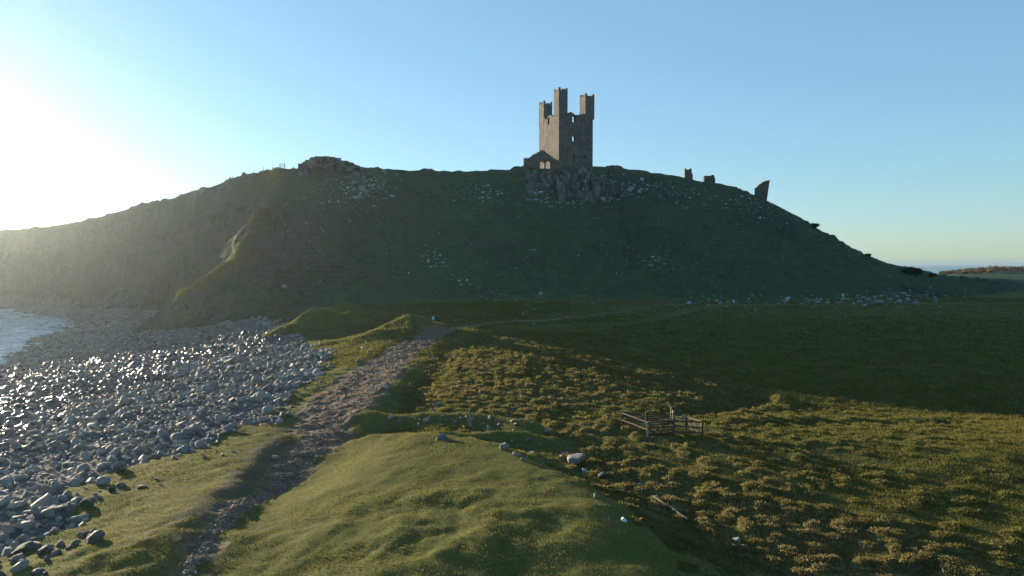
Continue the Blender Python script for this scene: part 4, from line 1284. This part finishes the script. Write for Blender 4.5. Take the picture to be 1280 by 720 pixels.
def shrub(label, px, py, wpx, hpx, arch=False, n=1400):
    x, y, z = gpt(px, py)
    W = wpx / F * y; H = hpx / F * y
    root = empty('shrub', (x, y, z)); tag(root, label, 'shrub')
    bm = bmesh.new()
    for i in range(7):
        a = random.uniform(0, 6.28); r = random.uniform(.15, .42)
        add_bar(bm, (random.uniform(-.1, .1), random.uniform(-.1, .1), -.2), (math.cos(a) * W * r, math.sin(a) * W * r * .6, H * random.uniform(.5, .8)), .10, .10, 3, .06)
    bm_obj('stem', bm, M_BARK, root)
    P = []
    for i in range(16):
        a = random.uniform(-1, 1); c = np.array([a * W * .42, random.uniform(-1, 1) * W * .25, H * (.80 - .35 * a * a) if arch else H * random.uniform(.25, .75)])
        q = RNG.normal(0, 1, (n // 16, 3)) * np.array([W * .11, W * .11, H * .12]) + c
        P.append(q)
    P = np.concatenate(P); P[:, 2] = np.clip(P[:, 2], 0.05, None)
    leaf_cloud('foliage', P, RNG.uniform(.18, .42, len(P)), M_BUSH, root)

shrub('wide windswept dark shrub leaning on the right shoulder of the hill', 1141, 344, 22, 8, True, 2200)
shrub('small dark round shrub on the skyline above the windswept shrub', 1085, 321.5, 6, 4, n=700)
shrub('thin low bush on the hill skyline below the leaning ruin', 1018, 284, 10, 6, n=500)
shrub('small dark bush at the end of the hill shoulder by the far sea', 1166, 346, 8, 4)

def woodland():
    n = 900
    u = RNG.uniform(.628, 1.1, n); y = RNG.uniform(585, 760, n)
    x = u * y
    z, m = base_height(x, y)
    k = z > 3.0
    x, y, z = x[k], y[k], z[k]
    P = []
    for i in range(len(x)):
        s = RNG.uniform(1.6, 3.6)
        q = RNG.normal(0, 1, (46, 3)); q /= np.linalg.norm(q, axis=1)[:, None]
        q *= RNG.uniform(.55, 1.0, (46, 1)) * np.array([s, s, s * .8])
        P.append(q + np.array([x[i], y[i], z[i] + s * .35]))
    P = np.concatenate(P)
    o = leaf_cloud('far_woodland', P, RNG.uniform(.8, 1.6, len(P)), M_WOODS)
    tag(o, 'brown leafless woodland covering the low far headland', 'woodland', kind='stuff')
woodland()

# ------------------------------------------------------------------ air
def haze():
    bm = bmesh.new(); bmesh.ops.create_cube(bm, size=1.0)
    k = NT('haze_air')
    v = k.n('ShaderNodeVolumePrincipled'); v.inputs['Color'].default_value = (0.80, 0.94, 1.0, 1); v.inputs['Density'].default_value = HAZE
    v.inputs['Anisotropy'].default_value = 0.78
    k.l(v.outputs[0], k.out.inputs['Volume'])
    o = bm_obj('haze', bm, k.m)
    o.scale = (66000, 66000, 73); o.location = (0, 0, 73 / 2 - 7.5)
    tag(o, 'thin bright sea haze filling the air', 'haze', kind='stuff')
HAZE = 0.00009
haze()

# ------------------------------------------------------------------ light, sky, camera
def light():
    w = bpy.data.worlds.new('World'); SC.world = w; w.use_nodes = True
    t = w.node_tree; t.nodes.clear()
    out = t.nodes.new('ShaderNodeOutputWorld'); bg = t.nodes.new('ShaderNodeBackground')
    sky = t.nodes.new('ShaderNodeTexSky'); sky.sky_type = 'NISHITA'; sky.sun_disc = False
    sky.sun_elevation = SUN_EL; sky.sun_rotation = SUN_AZ
    sky.air_density = 1.0; sky.dust_density = 0.15; sky.ozone_density = 3.0; sky.altitude = 10
    bg.inputs['Strength'].default_value = SKY
    tint = t.nodes.new('ShaderNodeMix'); tint.data_type = 'RGBA'; tint.blend_type = 'MULTIPLY'; tint.inputs[0].default_value = 1.0
    tint.inputs[7].default_value = (0.83, 1.05, 1.17, 1)
    gm = t.nodes.new('ShaderNodeGamma'); gm.inputs[1].default_value = 0.57
    t.links.new(sky.outputs[0], gm.inputs[0]); t.links.new(gm.outputs[0], tint.inputs[6]); t.links.new(tint.outputs[2], bg.inputs[0]); t.links.new(bg.outputs[0], out.inputs[0])
    s = bpy.data.lights.new('sun', 'SUN'); s.energy = SUN; s.angle = math.radians(.5); s.color = (1.0, .84, .62)
    o = bpy.data.objects.new('sun', s); COL.objects.link(o)
    to = Vector((math.sin(SUN_AZ) * math.cos(SUN_EL), math.cos(SUN_AZ) * math.cos(SUN_EL), math.sin(SUN_EL)))
    o.rotation_euler = (-to).to_track_quat('-Z', 'Y').to_euler()
    o.location = to * 300
SKY, SUN = 0.12, 5.0
light()

cam = bpy.data.cameras.new('camera'); co = bpy.data.objects.new('camera', cam); COL.objects.link(co)
cam.sensor_width = 36.0; cam.lens = 36.0 * F / 1280.0; cam.clip_start = .5; cam.clip_end = 60000
co.location = (0, 0, CAMZ); co.rotation_euler = (math.radians(90) - PITCH, 0, 0)
SC.camera = co
SC.view_settings.view_transform = 'Standard'; SC.view_settings.look = 'None'; SC.view_settings.gamma = 1.0
SC.view_settings.use_curve_mapping = False
SC.view_settings.exposure = 1.72
SC.cycles.use_denoising = True
SC.cycles.max_bounces = 5; SC.cycles.diffuse_bounces = 2; SC.cycles.glossy_bounces = 2; SC.cycles.volume_bounces = 0
